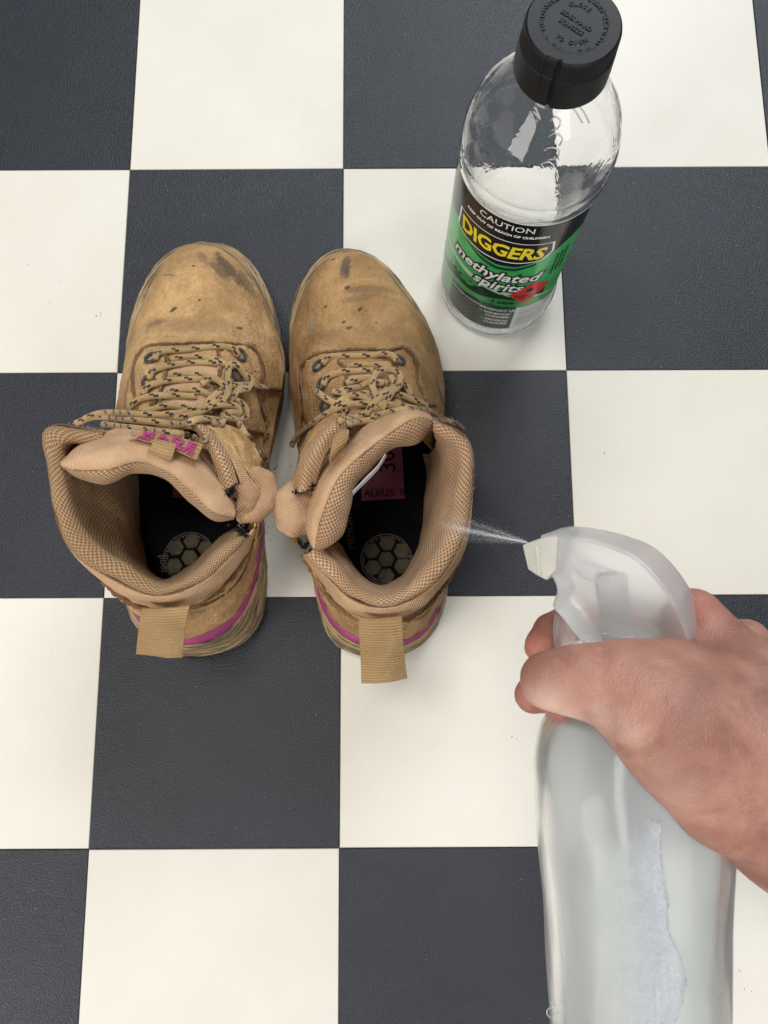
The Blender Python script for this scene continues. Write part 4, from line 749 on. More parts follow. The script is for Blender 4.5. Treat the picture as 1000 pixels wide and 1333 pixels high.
# ------------------------------------------------------------------ bottle of methylated spirits
BC = np.array([0.2800, -0.0990]); BR = .042
def pet(name, tint=(1, 1, 1), rough=.02, ior=1.3):
    t = NT(name); t.base(tint); t.set(Roughness=rough, IOR=ior); t.b.inputs['Transmission Weight'].default_value = 1
    return t
def build_bottle():
    root = empty('spirits_bottle', (BC[0], BC[1], 0), 'clear plastic bottle of methylated spirits with black cap and green label', 'bottle')
    prof = [(0, .004), (.022, .0035), (.030, .0015), (.036, .0005), (.0395, .0035), (.0415, .009), (.042, .015), (.042, .019), (.0415, .0205), (.0415, .1585), (.042, .160), (.0422, .166), (.0415, .1685), (.0422, .171), (.0420, .176), (.0408, .184), (.0378, .193), (.0335, .2005), (.0275, .2085), (.0215, .2155), (.0172, .2205), (.0160, .2250), (.0160, .240)]
    pp = spline(np.array([(r, z) for r, z in prof]), 150)
    def rib(r, z, a):
        k = np.clip((z-.172)/.012, 0, 1)*np.clip((.214-z)/.012, 0, 1)
        return r*(1-.012*k*(.5+.5*math.cos(9*a+1.2*math.sin((z-.17)*60)))**2) + .00012*math.sin(a*3+z*90)*np.clip(z/.02, 0, 1)
    inner = [(max(r-.0006, 0), z+(.0006 if z < .006 else 0)) for r, z in pp][::-1]
    t = pet('clear_pet'); c = t.coord(); t.bump(t.noise(c, 45, 3, .6, .6), .0014, .35)
    seg = 128; t0 = t.m
    V = []; F = []
    full = [tuple(p) for p in pp]+inner
    for j, (r, z) in enumerate(full):
        for k in range(seg):
            a = 2*PI*k/seg; rr = rib(r, z, a) if r > .001 else r
            V.append((BC[0]+rr*math.cos(a), BC[1]+rr*math.sin(a), z))
    for j in range(len(full)-1):
        for k in range(seg): F.append((j*seg+k, j*seg+(k+1) % seg, (j+1)*seg+(k+1) % seg, (j+1)*seg+k))
    body = mesh_from('bottle_body', V, F, t.m, root)
    # cap with knurled upper band, a notch, raised lettering
    cm = NT('black_cap_plastic'); cm.base((.009, .010, .0115)); cm.set(Roughness=.5); cm.b.inputs['Specular IOR Level'].default_value = .25; c = cm.coord(); cm.bump(cm.noise(c, 500, 3), .0002, .4)
    def kn(r, z, a):
        rr = r
        if .2395 < z < .2480 and r > .02: rr = r-.00045*(.5+.5*math.cos(a*84))
        d = (a-math.radians(250)+PI) % (2*PI)-PI
        if abs(d) < .055 and r > .0185: rr -= .0016*(1-abs(d)/.055)**.5
        if -.30 < d < -.04 and r > .0185 and z > .2275: rr -= .0007
        return rr
    cap = lathe('cap', [(.0166, .2235), (.0218, .2235), (.0226, .2240), (.0226, .2300), (.0222, .2385), (.02215, .2394), (.0221, .2396), (.0219, .2440), (.0217, .2479), (.0217, .2481), (.0214, .2492), (.0205, .2500), (.0150, .2501), (.0145, .2498), (.0001, .2498)], cm.m, root, 504, (BC[0], BC[1], 0), kn); cap.data.set_sharp_from_angle(angle=.5)
    z0 = .2499
    def ringtext(s, rad, a0, size, inward=False, step=None):
        n = len(s); step = step or .135
        for i, ch in enumerate(s):
            if ch == ' ': continue
            a = a0+i*step*(1 if inward else -1)
            p = (BC[0]+math.cos(a)*rad, BC[1]+math.sin(a)*rad, z0)
            up = np.array([math.cos(a), math.sin(a), 0])*(-1 if inward else 1); x = np.array([up[1], -up[0], 0])
            text_plane('cap_lettering', ch, size, p, x, up, cm.m, cap, extrude=.0003, offset=.00008)
    ringtext('TURN & PULL CAP SQUEEZE', .0145, math.radians(160), .0035, True, .168)
    ringtext('WHILE UNDER SIDES', .0145, math.radians(150), .0035, False, .135)
    ringtext('TO OPEN', .0098, math.radians(222), .0028, True, .22); ringtext('CLOSE', .0098, math.radians(95), .0028, False, .22)
    d = math.radians(-38); xa = (math.cos(d), math.sin(d), 0); ya = (-math.sin(d), math.cos(d), 0)
    for k, s in enumerate(('SQUEEZE', 'SIDES HARD')):
        o = (BC[0]+ya[0]*(-.0022+.0040*k), BC[1]+ya[1]*(-.0022+.0040*k), z0)
        text_plane('cap_lettering', s, .0030, o, xa, ya, cm.m, cap, extrude=.0003, offset=.00008)
    # label: flat artwork wrapped on the barrel; x is degrees round the axis, y is height in m
    def wrap(name, loops, r, mat, parent, sub=2.5):
        bm = bmesh.new()
        for poly in loops:
            bm.faces.new([bm.verts.new((math.radians(a)*BR, z, 0)) for a, z in poly])
        return wrap_bm(name, bm, r, mat, parent)
    def wrap_bm(name, bm, r, mat, parent):
        xs = [v.co.x for v in bm.verts]; x = math.floor(min(xs)/.0022)*.0022
        bmesh.ops.triangulate(bm, faces=bm.faces[:])
        while x < max(xs):
            bmesh.ops.bisect_plane(bm, geom=bm.verts[:]+bm.edges[:]+bm.faces[:], plane_co=(x, 0, 0), plane_no=(1, 0, 0), dist=1e-7); x += .0022
        for v in bm.verts:
            a = v.co.x/BR; v.co = Vector((BC[0]+(r+v.co.z)*math.cos(a), BC[1]+(r+v.co.z)*math.sin(a), v.co.y))
        bmesh.ops.recalc_face_normals(bm, faces=bm.faces[:])
        me = bpy.data.meshes.new(name); bm.to_mesh(me); bm.free()
        return link(name, me, mat, parent, smooth=False)
    def wtext(name, s, size, a, z, r, mat, parent, **k):
        V, F = text_data(s, size, **k); bm = bmesh.new(); vs = [bm.verts.new((math.radians(a)*BR+v[0], z+v[1], 0)) for v in V]
        for f in F:
            try: bm.faces.new([vs[i] for i in f])
            except ValueError: pass
        return wrap_bm(name, bm, r, mat, parent)
    def ink(name, col, rough=.16):
        t = NT(name); t.base(col); t.set(Roughness=rough); t.b.inputs['Specular IOR Level'].default_value = .4; return t.m
    K = ink('label_black', (.010, .010, .011)); WH = ink('label_white', (.80, .81, .80)); Y = ink('label_yellow', (.82, .66, .03)); RD = ink('label_red', (.66, .035, .03))
    DG = ink('label_dark_green', (.008, .062, .028)); GY = ink('label_grey', (.30, .30, .30)); DK = ink('label_deep_green', (.006, .035, .014))
    g = NT('label_green'); c = g.coord(); n = g.noise(c, 32, 3, .5, .6)
    g.base(g.ramp(n, [(.2, (.02, .20, .05)), (.5, (.05, .36, .095)), (.72, (.11, .48, .17)), (.95, (.42, .70, .44))])); g.set(Roughness=.16); g.b.inputs['Specular IOR Level'].default_value = .4; g = g.m
    r0 = BR+.0002; e = .00006
    lab = wrap('label', [[(-196, .0215), (-45, .0215), (-45, .1575), (-196, .1575)]], r0, g, root)
    # back face of the label, pale paper
    m = lab.modifiers.new('thickness', 'SOLIDIFY'); m.thickness = .00008; m.offset = -1
    wrap('label_edge_line', [[(-196, .1567), (-45, .1567), (-45, .1575), (-196, .1575)]], r0+e, WH, lab)
    top = [(-196, .1566)]+[(-45, .1566), (-45, .1390)]+[(-56, .1330), (-66, .1255), (-80, .1165), (-95, .1105), (-112, .1088), (-128, .1110), (-145, .1165), (-158, .1230), (-175, .1190), (-196, .119)]
    wrap('label_black_band', [top], r0+e, K, lab)
    sh = [(-145, .1158), (-128, .1098), (-112, .1070), (-96, .1088), (-80, .1145), (-80, .1120), (-96, .1050), (-112, .1034), (-128, .1066), (-145, .1140)]
    wrap('label_shadow_wedge', [sh], r0+e, DG, lab)
    # swoosh of green liquid
    def band(pts_u, pts_l): return pts_u+pts_l[::-1]
    su = [(a, .0665+.010*math.sin((a+150)/42)+.0035*math.sin(a/6.5)) for a in range(-190, -60, 3)]; sl = [(a, .0600+.006*math.sin((a+150)/38)-.001*math.sin(a/7)) for a in range(-190, -60, 3)]
    wrap('label_wave', [band(su, sl)], r0+e, DK, lab)
    hl = [(a, .086-.00016*(a+170)+.004*math.sin((a+170)/30)) for a in range(-178, -48, 4)]; hl2 = [(a, z-.0018-.0035*math.sin((i+1)/len(hl)*PI)) for i, (a, z) in enumerate(hl)]
    pw = ink('label_pale_green', (.42, .66, .45)); wrap('label_wave_highlight', [band(hl, hl2)], r0+e*1.5, pw, lab)
    for i in range(16):
        a = -160+i*5.6+RNG.uniform(-2, 2); z = .0665+.006*math.sin((a+150)/42)+RNG.uniform(-.002, .006); rr = RNG.uniform(.0005, .0016)
        wrap('label_droplet', [[(a+math.degrees(rr/BR)*math.cos(t)*1.3, z+rr*math.sin(t)) for t in np.linspace(0, 2*PI, 9)[:-1]]], r0+e*2, DK, lab)
    # badge
    def badge(d): return [(-155-d, .1355+d*.00025), (-140, .1362+d*.0003), (-114, .1366+d*.0003), (-88, .1366+d*.0003), (-72.5+d, .1362+d*.0003), (-70.5+d, .1262), (-77+d*.6, .1180-d*.0004), (-95, .1158-d*.0005), (-112, .1146-d*.0005), (-130, .1150-d*.0005), (-150-d*.4, .1168-d*.0004), (-156-d, .1185)]
    wrap('badge_outline', [badge(2.0)], r0+2*e, WH, lab); wrap('badge', [badge(-.0)], r0+3*e, K, lab)
    V, F = text_data('DIGGERS', .0185, offset=.00055, sx=1.0, spacing=.98)
    w = np.ptp(V[:, 0]); V[:, 0] = (V[:, 0]-V[:, 0].min())/w-.5; V[:, 0] *= math.radians(76)*BR; V[:, 1] -= (V[:, 1].max()+V[:, 1].min())/2; V[:, 1] *= .0133/np.ptp(V[:, 1])
    V[:, 0] += V[:, 1]*.12*np.sign(V[:, 0])
    for k, (mt, of, nm) in enumerate(((Y, 0, 'badge_lettering'),)):
        bm = bmesh.new(); vs = [bm.verts.new((math.radians(-113.5)*BR+v[0], .1262+v[1], 0)) for v in V]
        for f in F:
            try: bm.faces.new([vs[i] for i in f])
            except ValueError: pass
        wrap_bm(nm, bm, r0+4.5*e, mt, lab)
    wtext('caution_lettering', 'CAUTION', .0073, -113, .1510, r0+3*e, WH, lab, sx=1.03)
    wtext('caution_small_print', 'KEEP OUT OF REACH OF CHILDREN', .0031, -113, .1440, r0+3*e, WH, lab, offset=.00012, sx=1.02, spacing=1.02)
    for s, size, a, z in (('methylated', .0142, -114.5, .0955), ('spirits', .0142, -107, .0830)):
        wtext('product_lettering_shadow', s, size, a, z, r0+3*e, K, lab, offset=.0015, shear=.25, sx=.96)
        wtext('product_lettering', s, size, a, z, r0+4.5*e, WH, lab, offset=.00028, shear=.25, sx=.96)
    wtext('volume_lettering', '1 Litre', .0058, -98, .0618, r0+3*e, K, lab, offset=.0002, shear=.2)
    wrap('black_text_box', [[(-152, .0245), (-116.5, .0215), (-116.5, .0560), (-122, .0572), (-152, .0540)]], r0+2*e, K, lab)
    wtext('small_print_heading', 'DENATURED ALCOHOL', .0026, -135, .0512, r0+3*e, WH, lab, offset=.0001)
    for i in range(11):
        L = 26-(i % 3)*3
        wrap('small_print', [[(-148, .0480-i*.0021), (-148+L+RNG.uniform(0, 3), .0480-i*.0021), (-148+L, .0474-i*.0021), (-148, .0474-i*.0021)]], r0+3*e, GY, lab)
    wrap('green_text_box', [[(-116, .0215), (-83.5, .0215), (-83.5, .0560), (-116, .0572)]], r0+2.2*e, DG, lab)
    for s, a, z in (('PRODUCT USE', -98, .0500), ('\u2022 WINDOW', -101, .0445), ('CLEANER', -98.5, .0400), ('\u2022 GENERAL', -100, .0345), ('CLEANER', -98.5, .0300)):
        wtext('use_lettering', s, .0039, a, z, r0+3*e, WH, lab, offset=.00018)
    wrap('barcode_field', [[(-83, .0215), (-45, .0215), (-45, .0540), (-83, .0540)]], r0+2*e, WH, lab)
    z = .0525
    while z > .024:
        h = RNG.choice([.0003, .0005, .0008]); wrap('barcode_line', [[(-79, z), (-48, z), (-48, z-h), (-79, z-h)]], r0+3*e, GY, lab); z -= h+RNG.choice([.0008, .0012])
    wrap('hazard_diamond', [[(-94.5, .0730), (-76, .0895), (-59, .0810), (-76, .0598)]], r0+5*e, RD, lab)
    wrap('hazard_flame', [[(-79, .0775), (-80, .0800), (-78.7, .0815), (-78.2, .0805), (-77, .0835), (-75.2, .0812), (-74.5, .0822), (-73.5, .0795), (-74.5, .0775)], [(-80, .0762), (-73.5, .0762), (-73.5, .0767), (-80, .0767)]], r0+6*e, K, lab)
    wtext('hazard_lettering', 'FLAMMABLE', .0030, -78, .0715, r0+6*e, K, lab, offset=.0001); wtext('hazard_lettering', 'LIQUID', .0030, -78, .0680, r0+6*e, K, lab, offset=.0001)
    for i in range(3): 
        for j in range(9): wrap('side_small_print', [[(-63+i*4, .118-j*.0028+i*.002), (-60.8+i*4, .118-j*.0028+i*.002), (-60.8+i*4, .1160-j*.0028+i*.002), (-63+i*4, .1160-j*.0028+i*.002)]], r0+3*e, DG, lab)
    # embossed curls on the shoulder
    bb = bvh_of([body])
    for l in ([(716, 158), (722, 152), (729, 156), (727, 166), (718, 170)], [(714, 178), (724, 174), (732, 180), (728, 190)], [(708, 196), (718, 192), (728, 196), (724, 206), (714, 208)], [(704, 214), (714, 211), (722, 216)], [(742, 136), (750, 146), (758, 160)], [(750, 134), (760, 146), (767, 160)]):
        q = hits(bb, l, 24, -.0001, smooth=1); tube('embossed_mark', q, .0004, t0, body, 8)
    root_at(root)
build_bottle()

# ------------------------------------------------------------------ spray bottle held in the hand
FWD = RM @ np.array([0, 0, -1.0]); RIGHT = RM @ np.array([1.0, 0, 0]); UPV = RM @ np.array([0, 1.0, 0])
def build_sprayer():
    A0 = D(820, 940, .322); A1 = D(830, 1333, .338)
    ax = A0-A1; ax /= np.linalg.norm(ax)
    th = math.radians(36); nz = -RIGHT*math.cos(th)+FWD*math.sin(th); nz -= ax*(nz@ax); nz /= np.linalg.norm(nz); bn = np.cross(ax, nz)   # bn points towards the viewer or away
    if bn@FWD > 0: bn = -bn
    O = A0
    def W(n, a, b): return O+nz*n+ax*a+bn*b
    root = empty('spray_bottle', tuple(O-ax*.16), 'frosted clear trigger spray bottle held tilted over the right boot', 'spray bottle')
    fm = NT('frosted_bottle'); fm.base((.82, .85, .85)); fm.set(Roughness=.30, IOR=1.12); fm.b.inputs['Transmission Weight'].default_value = .80; fm.b.inputs['Coat Weight'].default_value = .10; fm.b.inputs['Coat Roughness'].default_value = .07
    fm.b.inputs['Subsurface Weight'].default_value = .0
    c = fm.coord(); mp = fm.n('ShaderNodeMapping'); fm.l(c, mp.inputs[0]); mp.inputs['Scale'].default_value = (1, .3, .6); fm.bump(fm.noise(mp.outputs[0], 30, 2, .4, .6), .004, .22)
    prof = [(.0, -.150), (.030, -.150), (.0345, -.147), (.0365, -.140), (.0372, -.128), (.0381, -.08), (.0395, -.050), (.0400, -.028), (.0394, -.014), (.0368, -.0035), (.0320, .0045), (.0250, .0120), (.0190, .0175), (.0160, .0225), (.0140, .0250), (.0135, .030), (.0135, .040)]
    pp = spline(np.array(prof), 110)
    def solid(name, prof, mat, parent, seg=80, shell=0):
        full = [tuple(p) for p in prof]
        if shell: full = full+[(max(r-shell, 0), a+(shell if r > a*0+.001 and a < -.14 else 0)) for r, a in prof][::-1]
        V = []; F = []; UV = []
        for r, a in full:
            for k in range(seg):
                t = 2*PI*k/seg; r_ = r+(0 if not shell or r < .02 else .0009*noise.noise(Vector((math.cos(t)*1.6, math.sin(t)*1.6, a*16)))+.0004*noise.noise(Vector((math.cos(t)*5, math.sin(t)*5, a*38+4)))); V.append(W(r_*math.cos(t), a, r_*math.sin(t))); UV.append((t*r, a))
        for j in range(len(full)-1):
            for k in range(seg): F.append((j*seg+k, (j+1)*seg+k, (j+1)*seg+(k+1) % seg, j*seg+(k+1) % seg))
        return mesh_from(name, V, F, mat, parent, UV)
    body = solid('bottle_body', spline(np.array(prof), 200), fm.m, root, seg=160, shell=.0009)
    lq = NT('water'); lq.base((.93, .98, .96)); lq.set(Roughness=.12, IOR=1.33); lq.b.inputs['Transmission Weight'].default_value = 1.0
    # collar nut
    cl = NT('clear_collar_plastic'); cl.base((.82, .86, .87)); cl.set(Roughness=.18, IOR=1.4); cl.b.inputs['Transmission Weight'].default_value = .75; cl = cl.m
    V = []; F = []; seg = 96; pr = [(.0142, .020), (.0176, .020), (.0180, .022), (.0180, .034), (.0172, .0365), (.010, .0368)]
    for r, a in pr:
        for k in range(seg):
            t = 2*PI*k/seg; rr = r-(.0005*(.5+.5*math.cos(t*32)) if r > .0175 else 0); V.append(W(rr*math.cos(t), a, rr*math.sin(t)))
    for j in range(len(pr)-1):
        for k in range(seg): F.append((j*seg+k, (j+1)*seg+k, (j+1)*seg+(k+1) % seg, j*seg+(k+1) % seg))
    mesh_from('collar_nut', V, F, cl, root)
    # head shroud: side profile traced from the photo, brought onto the plane of the nozzle
    hm = NT('frosted_head'); hm.base((.925, .92, .925)); hm.set(Roughness=.36, IOR=1.3); hm.b.inputs['Transmission Weight'].default_value = .74
    c = hm.coord(); hm.bump(hm.noise(c, 60, 3), .001, .3); hm = hm.m
    def onplane(px, py, b):            # traced point -> (n, a) on the plane at offset b
        d = raydir(px, py); p0 = W(0, 0, b); t = ((p0-CAM_LOC)@bn)/(d@bn); q = CAM_LOC+d*t-O; return q@nz, q@ax
    outline = [(707, 696), (720, 694), (738, 695), (794, 707), (830, 722), (858, 748), (878, 776), (892, 804), (901, 832), (898, 843), (880, 849), (840, 845), (800, 841), (765, 838), (750, 822), (735, 803), (723, 788), (728, 765), (722, 750), (708, 741)]
    base = [onplane(x, y, .0085) for x, y in outline]; base = spline(np.array(base+[base[0]]), 97)[:-1]; cen = base.mean(0)
    base = base-0; tn = np.roll(base, -1, 0)-np.roll(base, 1, 0); nn = np.stack([tn[:, 1], -tn[:, 0]], 1); nn /= np.linalg.norm(nn, axis=1, keepdims=True)
    if ((base-cen)*nn).sum() < 0: nn = -nn
    V = []; F = []; m = len(base); prof = [(.0050, .0118), (.0030, .0121), (.0012, .0120), (.0003, .0112), (0, .0100), (0, -.0100), (.0003, -.0112), (.0012, -.0120), (.0030, -.0121), (.0050, -.0118)]
    for ins, b in prof:
        for k in range(m):
            w = 1.0; q = base[k]-nn[k]*ins; V.append(W(q[0], q[1], b*w))
    for j in range(len(prof)-1):
        for k in range(m): F.append((j*m+k, j*m+(k+1) % m, (j+1)*m+(k+1) % m, (j+1)*m+k))
    F.append(tuple(range(m))); F.append(tuple((len(prof)-1)*m+k for k in range(m)))
    head = mesh_from('head_shroud', V, F, hm, root)
    # recompute winding
    bm = bmesh.new(); bm.from_mesh(head.data); bmesh.ops.triangulate(bm, faces=[f for f in bm.faces if len(f.verts) > 4]); bmesh.ops.recalc_face_normals(bm, faces=bm.faces[:]); bm.to_mesh(head.data); bm.free(); head.data.set_sharp_from_angle(angle=.6)
    # nozzle
    nm = NT('nozzle_plastic'); nm.base((.84, .83, .74)); nm.set(Roughness=.35, IOR=1.35); nm.b.inputs['Transmission Weight'].default_value = .45; nm = nm.m
    def prism(name, poly, b0, b1, mat, parent, bev=.0008, bc=0):
        q = [onplane(x, y, .0) for x, y in poly]; bm = bmesh.new()
        lo = [bm.verts.new(W(n, a, bc+b0)) for n, a in q]; hi = [bm.verts.new(W(n, a, bc+b1)) for n, a in q]
        bm.faces.new(lo); bm.faces.new(hi[::-1])
        for k in range(len(q)): bm.faces.new((lo[k], lo[(k+1) % len(q)], hi[(k+1) % len(q)], hi[k]))
        bmesh.ops.recalc_face_normals(bm, faces=bm.faces[:])
        bmesh.ops.bevel(bm, geom=[e for e in bm.edges], offset=bev, segments=2, affect='EDGES', profile=.6)
        me = bpy.data.meshes.new(name); bm.to_mesh(me); bm.free(); o = link(name, me, mat, parent); return o
    nzz = prism('nozzle', [(697, 703), (728, 692), (742, 692), (740, 735), (728, 748), (715, 741), (704, 734)], -.0100, .0128, nm, root)
    prism('nozzle_face', [(694, 705), (699, 702), (706, 732), (701, 731)], -.008, .010, nm, nzz, .0004)
    prism('nozzle_grip_ridge', [(713, 704), (717, 703), (722, 742), (718, 741)], -.011, .0134, nm, nzz, .0005)
    tm = NT('clear_trigger'); tm.base((.95, .86, .84)); tm.set(Roughness=.2, IOR=1.35); tm.b.inputs['Transmission Weight'].default_value = .85; tm = tm.m
    prism('trigger', [(727, 792), (740, 800), (770, 838), (772, 862), (755, 868), (737, 862), (726, 850), (725, 815)], -.005, .005, tm, root, .0012)
    gm = simple('grey_pump_parts', (.16, .17, .18), .5, .4); gl = simple('pale_pump_parts', (.55, .56, .56), .5, .4)
    def rod(name, p, q, r, mat): 
        a = W(*onplane(*p, 0), 0); b = W(*onplane(*q, 0), 0); tube(name, spline(np.array([a, (a+b)/2, b]), 6), r, mat, root, 16)
    rod('pump_seal', (727, 717), (735, 722), .0036, gm); rod('pump_piston', (738, 727), (800, 752), .0040, gl); rod('pump_spring', (792, 742), (796, 775), .0048, gm)
    rod('pump_chamber', (800, 745), (806, 838), .0062, gl)
    tube('dip_tube', spline(np.array([W(0, .03, 0), W(.004, -.04, .002), W(-.006, -.10, -.004), W(-.012, -.145, .002)]), 40), .0022, NT('dip_tube_plastic').set(Roughness=.3).m, root, 10)
    bb = bvh_of([body])
    for x, y, r in ((718, 1318, .0022), (728, 1326, .0026), (722, 1305, .0012), (735, 1312, .0010), (713, 1290, .0008)):
        p, n = hit(bb, x, y, -.0003)
        if p is not None: tube('air_bubble', [p+r*(RIGHT*math.cos(a)+UPV*math.sin(a)) for a in np.linspace(0, 2*PI, 20)], .0003, cl, body, 6, caps=False, up=FWD)
    # pale film patch painting the crumpled bright highlight streak on the plastic
    fl = NT('highlight_film'); fl.base((.62, .65, .72)); fl.set(Roughness=.25, IOR=1.3); fl.b.inputs['Coat Weight'].default_value = .5; uu, vv = uvxy(fl); fc = fl.coord(); al = fl.math('MULTIPLY', fl.step(fl.math('ADD', vv, fl.math('MULTIPLY', fl.math('SUBTRACT', fl.noise(fc, 60, 5, .7), .5), .016)), -.001, .014), fl.math('MULTIPLY_ADD', fl.noise(fc, 90, 4, .7), .62, .03), None, True); fl.l(al, fl.b.inputs['Alpha'])
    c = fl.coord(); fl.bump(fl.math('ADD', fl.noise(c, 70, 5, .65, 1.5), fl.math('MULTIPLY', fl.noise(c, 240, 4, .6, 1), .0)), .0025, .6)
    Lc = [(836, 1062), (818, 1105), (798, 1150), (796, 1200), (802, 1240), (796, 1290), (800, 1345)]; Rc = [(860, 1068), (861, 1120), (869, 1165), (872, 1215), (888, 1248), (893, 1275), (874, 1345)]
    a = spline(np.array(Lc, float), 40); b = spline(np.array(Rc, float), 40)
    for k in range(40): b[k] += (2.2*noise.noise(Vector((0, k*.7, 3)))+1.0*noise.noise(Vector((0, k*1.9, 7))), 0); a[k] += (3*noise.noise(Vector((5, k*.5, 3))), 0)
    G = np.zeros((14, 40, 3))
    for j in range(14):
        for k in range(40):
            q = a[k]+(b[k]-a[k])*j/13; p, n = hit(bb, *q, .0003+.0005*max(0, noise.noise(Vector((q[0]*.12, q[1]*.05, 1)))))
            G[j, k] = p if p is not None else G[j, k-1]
    grid('highlight_film', G, fl.m, root, thick=.0002, off=1)
    # water left inside
    wp = [(0, -.1485), (.029, -.1485), (.0335, -.1455), (.0355, -.139), (.0362, -.128), (.0366, -.108), (.0367, -.0985), (.0, -.0985)]
    #solid('water', wp, lq.m, root, 64)
    root_at(root)
    return W, nz, ax, onplane
W_, NZ, AX, ONP = build_sprayer()

# ------------------------------------------------------------------ hand
def skin_mat():
    t = NT('skin'); c = t.coord(); n = t.noise(c, 34, 5, .6, .6); v = t.noise(c, 150, 6, .75)
    col = t.mix(t.step(n, .3, .7), (.26, .112, .08), (.44, .215, .158)); col = t.mix(t.math('MULTIPLY', t.step(v, .5, .75), .35), col, (.26, .09, .065))
    red = t.n('ShaderNodeAttribute', attribute_name='flush'); col = t.mix(red.outputs['Fac'], col, (.46, .13, .10))
    pl = t.n('ShaderNodeAttribute', attribute_name='pale'); col = t.mix(pl.outputs['Fac'], col, (.74, .50, .41))
    t.base(col); t.set(Roughness=.45); t.b.inputs['Subsurface Weight'].default_value = .2
    t.b.inputs['Subsurface Radius'].default_value = (1, .3, .15); t.b.inputs['Subsurface Scale'].default_value = .0025; t.b.inputs['Specular IOR Level'].default_value = .45
    s = t.n('ShaderNodeMapping'); t.l(c, s.inputs[0]); s.inputs['Rotation'].default_value = (0, 0, -.6); s.inputs['Scale'].default_value = (1, .35, 1)
    w = t.vor(c, 1300); w2 = t.noise(s.outputs[0], 110, 3, .6, .5)
    t.bump(t.math('ADD', t.math('MULTIPLY', w, 1.2), t.math('MULTIPLY', w2, 1.6)), .0005, .33); return t.m
def build_hand():
    J = lambda x, y, d: D(x, y, d)
    pr = []
    def ch(pts, k=.006):
        for a, b in zip(pts[:-1], pts[1:]): pr.append((J(*a[:3]), J(*b[:3]), a[3], b[3], k))
    # forearm, wrist, heel of the hand
    ch([(1700, 1560, .33, .044), (1300, 1262, .31, .036), (1120, 1112, .298, .0305), (1040, 1058, .288, .0275)], .012)
    ch([(1040, 1058, .288, .0275), (960, 985, .285, .0270), (900, 925, .288, .0215)], .012)
    ch([(1060, 1000, .290, .026), (985, 915, .297, .0205), (918, 830, .311, .0125)], .012)
    ch([(1010, 940, .305, .020), (950, 868, .322, .0120)], .008); ch([(1025, 980, .320, .018), (990, 880, .336, .0120), (972, 836, .340, .0102)], .004)
    ch([(918, 830, .311, .0125), (903, 800, .317, .0108)], .006)
    # thumb: thenar, proximal, distal
    ch([(955, 1015, .278, .0235), (885, 958, .279, .0195), (835, 915, .285, .0158), (786, 890, .289, .0128)], .009)
    ch([(786, 890, .289, .0128), (752, 886, .290, .0122), (716, 886, .292, .0112)], .005)
    ch([(870, 880, .293, .0135), (820, 880, .291, .0125)], .010)
    # fingers round the far side of the neck
    def fin(pts, k=.0022): ch(pts, k)
    fin([(903, 812, .318, .0100), (850, 826, .345, .0092), (790, 812, .364, .0088)], .004)
    fin([(790, 812, .364, .0088), (748, 806, .361, .0088), (720, 824, .350, .0086), (706, 841, .340, .0080)])
    fin([(955, 862, .326, .0105), (890, 880, .352, .0094), (800, 884, .360, .0090)], .004)
    fin([(800, 884, .360, .0090), (735, 892, .352, .0087), (703, 900, .338, .0086), (694, 905, .326, .0078)])
    fin([(978, 900, .340, .0105), (890, 920, .356, .0092), (810, 925, .362, .0088)], .004)
    fin([(810, 925, .362, .0088), (760, 922, .352, .0086), (742, 918, .337, .0084), (734, 918, .318, .0076)])
    P_ = np.array([p for a in pr for p in (a[0], a[1])])
    base = [a for a in pr]
    V, Q = sdf_mesh(base, .0016, P_.min(0)-.05, P_.max(0)+.05)
    o = mesh_from('person', V, Q, skin_mat(), None)
    o['label'] = 'right hand and forearm squeezing the trigger of the frosted spray bottle'; o['category'] = 'person'
    me = o.data
    for v in me.polygons: pass
    bm = bmesh.new(); bm.from_mesh(me); bmesh.ops.recalc_face_normals(bm, faces=bm.faces[:])
    for _ in range(3): bmesh.ops.smooth_vert(bm, verts=bm.verts[:], factor=.5, use_axis_x=True, use_axis_y=True, use_axis_z=True)
    bm.normal_update()
    # creases: thin grooves traced on the skin
    gro = [([(800, 972), (812, 977), (832, 973), (852, 962)], .0020, .0020), ([(786, 846), (780, 862), (778, 882)], .0009, .0018), ([(792, 850), (788, 866), (786, 880)], .0006, .0012), ([(880, 1040), (895, 1020), (915, 1008)], .0008, .0025), ([(900, 1075), (915, 1064), (935, 1062)], .0006, .0022), ([(950, 1106), (951, 1070), (961, 1030)], .0020, .0030), ([(770, 918), (784, 913), (792, 916)], .0005, .0016), ([(836, 853), (846, 862), (862, 866)], .0007, .0022), ([(722, 874), (728, 888), (726, 900)], .0003, .0015)]
    bv = BVHTree.FromBMesh(bm)
    G = []
    for l, dp, wd in gro:
        for x, y in spline(np.array(l, float), 14):
            p, n = hit(bv, x, y)
            if p is not None: G.append((*p, dp, wd))
    G = np.array(G); co = np.array([v.co for v in bm.verts]); disp = np.zeros(len(co))
    for g in G:
        d = np.linalg.norm(co-g[:3], axis=1); disp = np.minimum(disp, -g[3]*np.exp(-(d/g[4])**2))
    nfl = np.zeros(len(co))
    for (x, y, dd, r) in ((706, 841, .340, .016), (720, 824, .350, .016), (694, 905, .326, .012), (732, 935, .31, .008), (905, 795, .31, .012)):
        nfl = np.maximum(nfl, .5*np.exp(-(np.linalg.norm(co-D(x, y, dd), axis=1)/r)**2))
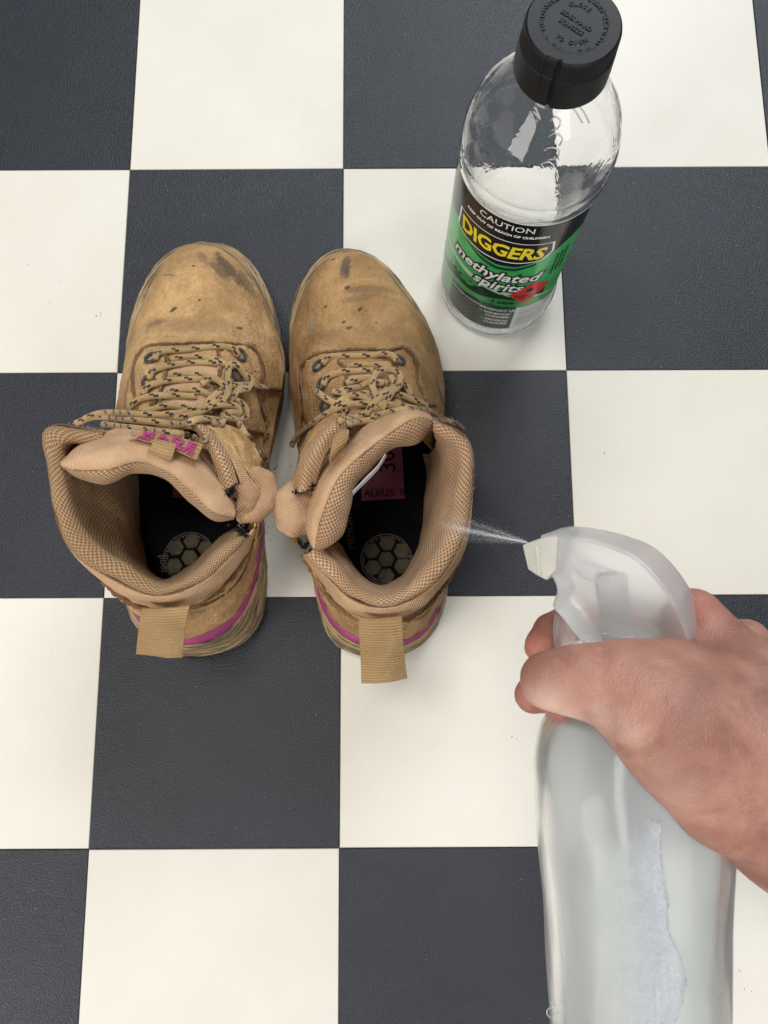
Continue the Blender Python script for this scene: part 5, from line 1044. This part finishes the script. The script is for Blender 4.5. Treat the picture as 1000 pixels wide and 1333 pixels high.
    for v, d in zip(bm.verts, disp):
        k = noise.noise(v.co*70)*.0003+noise.noise(v.co*190)*.00022; v.co += v.normal*(d+k)
    bm.to_mesh(me); bm.free(); me.shade_smooth()
    at = me.attributes.new('flush', 'FLOAT', 'POINT'); at.data.foreach_set('value', nfl)
    pl = np.zeros(len(co))  # blanched thumb tip, plus the lit lower hand edge painted as pale skin
    for (x, y, dd, r, k) in ((718, 916, .286, .0085, .9), (738, 924, .286, .0080, .9), (700, 905, .288, .006, .5), (815, 960, .268, .009, .4), (780, 938, .276, .009, .4), (870, 1045, .262, .012, .3)):
        pl = np.maximum(pl, k*np.exp(-(np.linalg.norm(co-D(x, y, dd), axis=1)/r)**2))
    at = me.attributes.new('pale', 'FLOAT', 'POINT'); at.data.foreach_set('value', pl)
    return o
build_hand()

# ------------------------------------------------------------------ mist leaving the nozzle
def build_mist():
    s = D(687, 706, .330); e = D(585, 680, .385); e2 = e
    V = []; F = []; ax = e2-s; L = np.linalg.norm(ax); ax /= L; w = np.cross(ax, FWD); w /= np.linalg.norm(w); u = np.cross(ax, w)
    for i in range(24000):
        t = RNG.uniform(.0, 1.0)**.8; streak = RNG.choice([-.25, .12, .2, .55, 0], p=[.12, .35, .25, .08, .2])
        sp = .0006+.014*t; a = (streak+RNG.normal()*.08 if streak else RNG.normal()*.45)*sp*.9; b = RNG.normal()*.35*sp
        p = s+ax*L*t+w*a+u*b; r = RNG.uniform(.00002, .00005)*(1.25-.4*t); bb = len(V)
        for d in (w, u, -w, -u): V.append(p+d*r)
        V.append(p+ax*r*1.2); V.append(p-ax*r*1.2)
        for k in range(4): F.append((bb+k, bb+(k+1) % 4, bb+4)); F.append((bb+(k+1) % 4, bb+k, bb+5))
    t = NT('mist_droplets'); t.base((.9, .92, .95)); t.set(Roughness=.3); 
    o = mesh_from('spray_mist', V, F, t.m); o['kind'] = 'stuff'; o['label'] = 'fine white mist streaming from the nozzle toward the right boot'; o['category'] = 'mist'
build_mist()
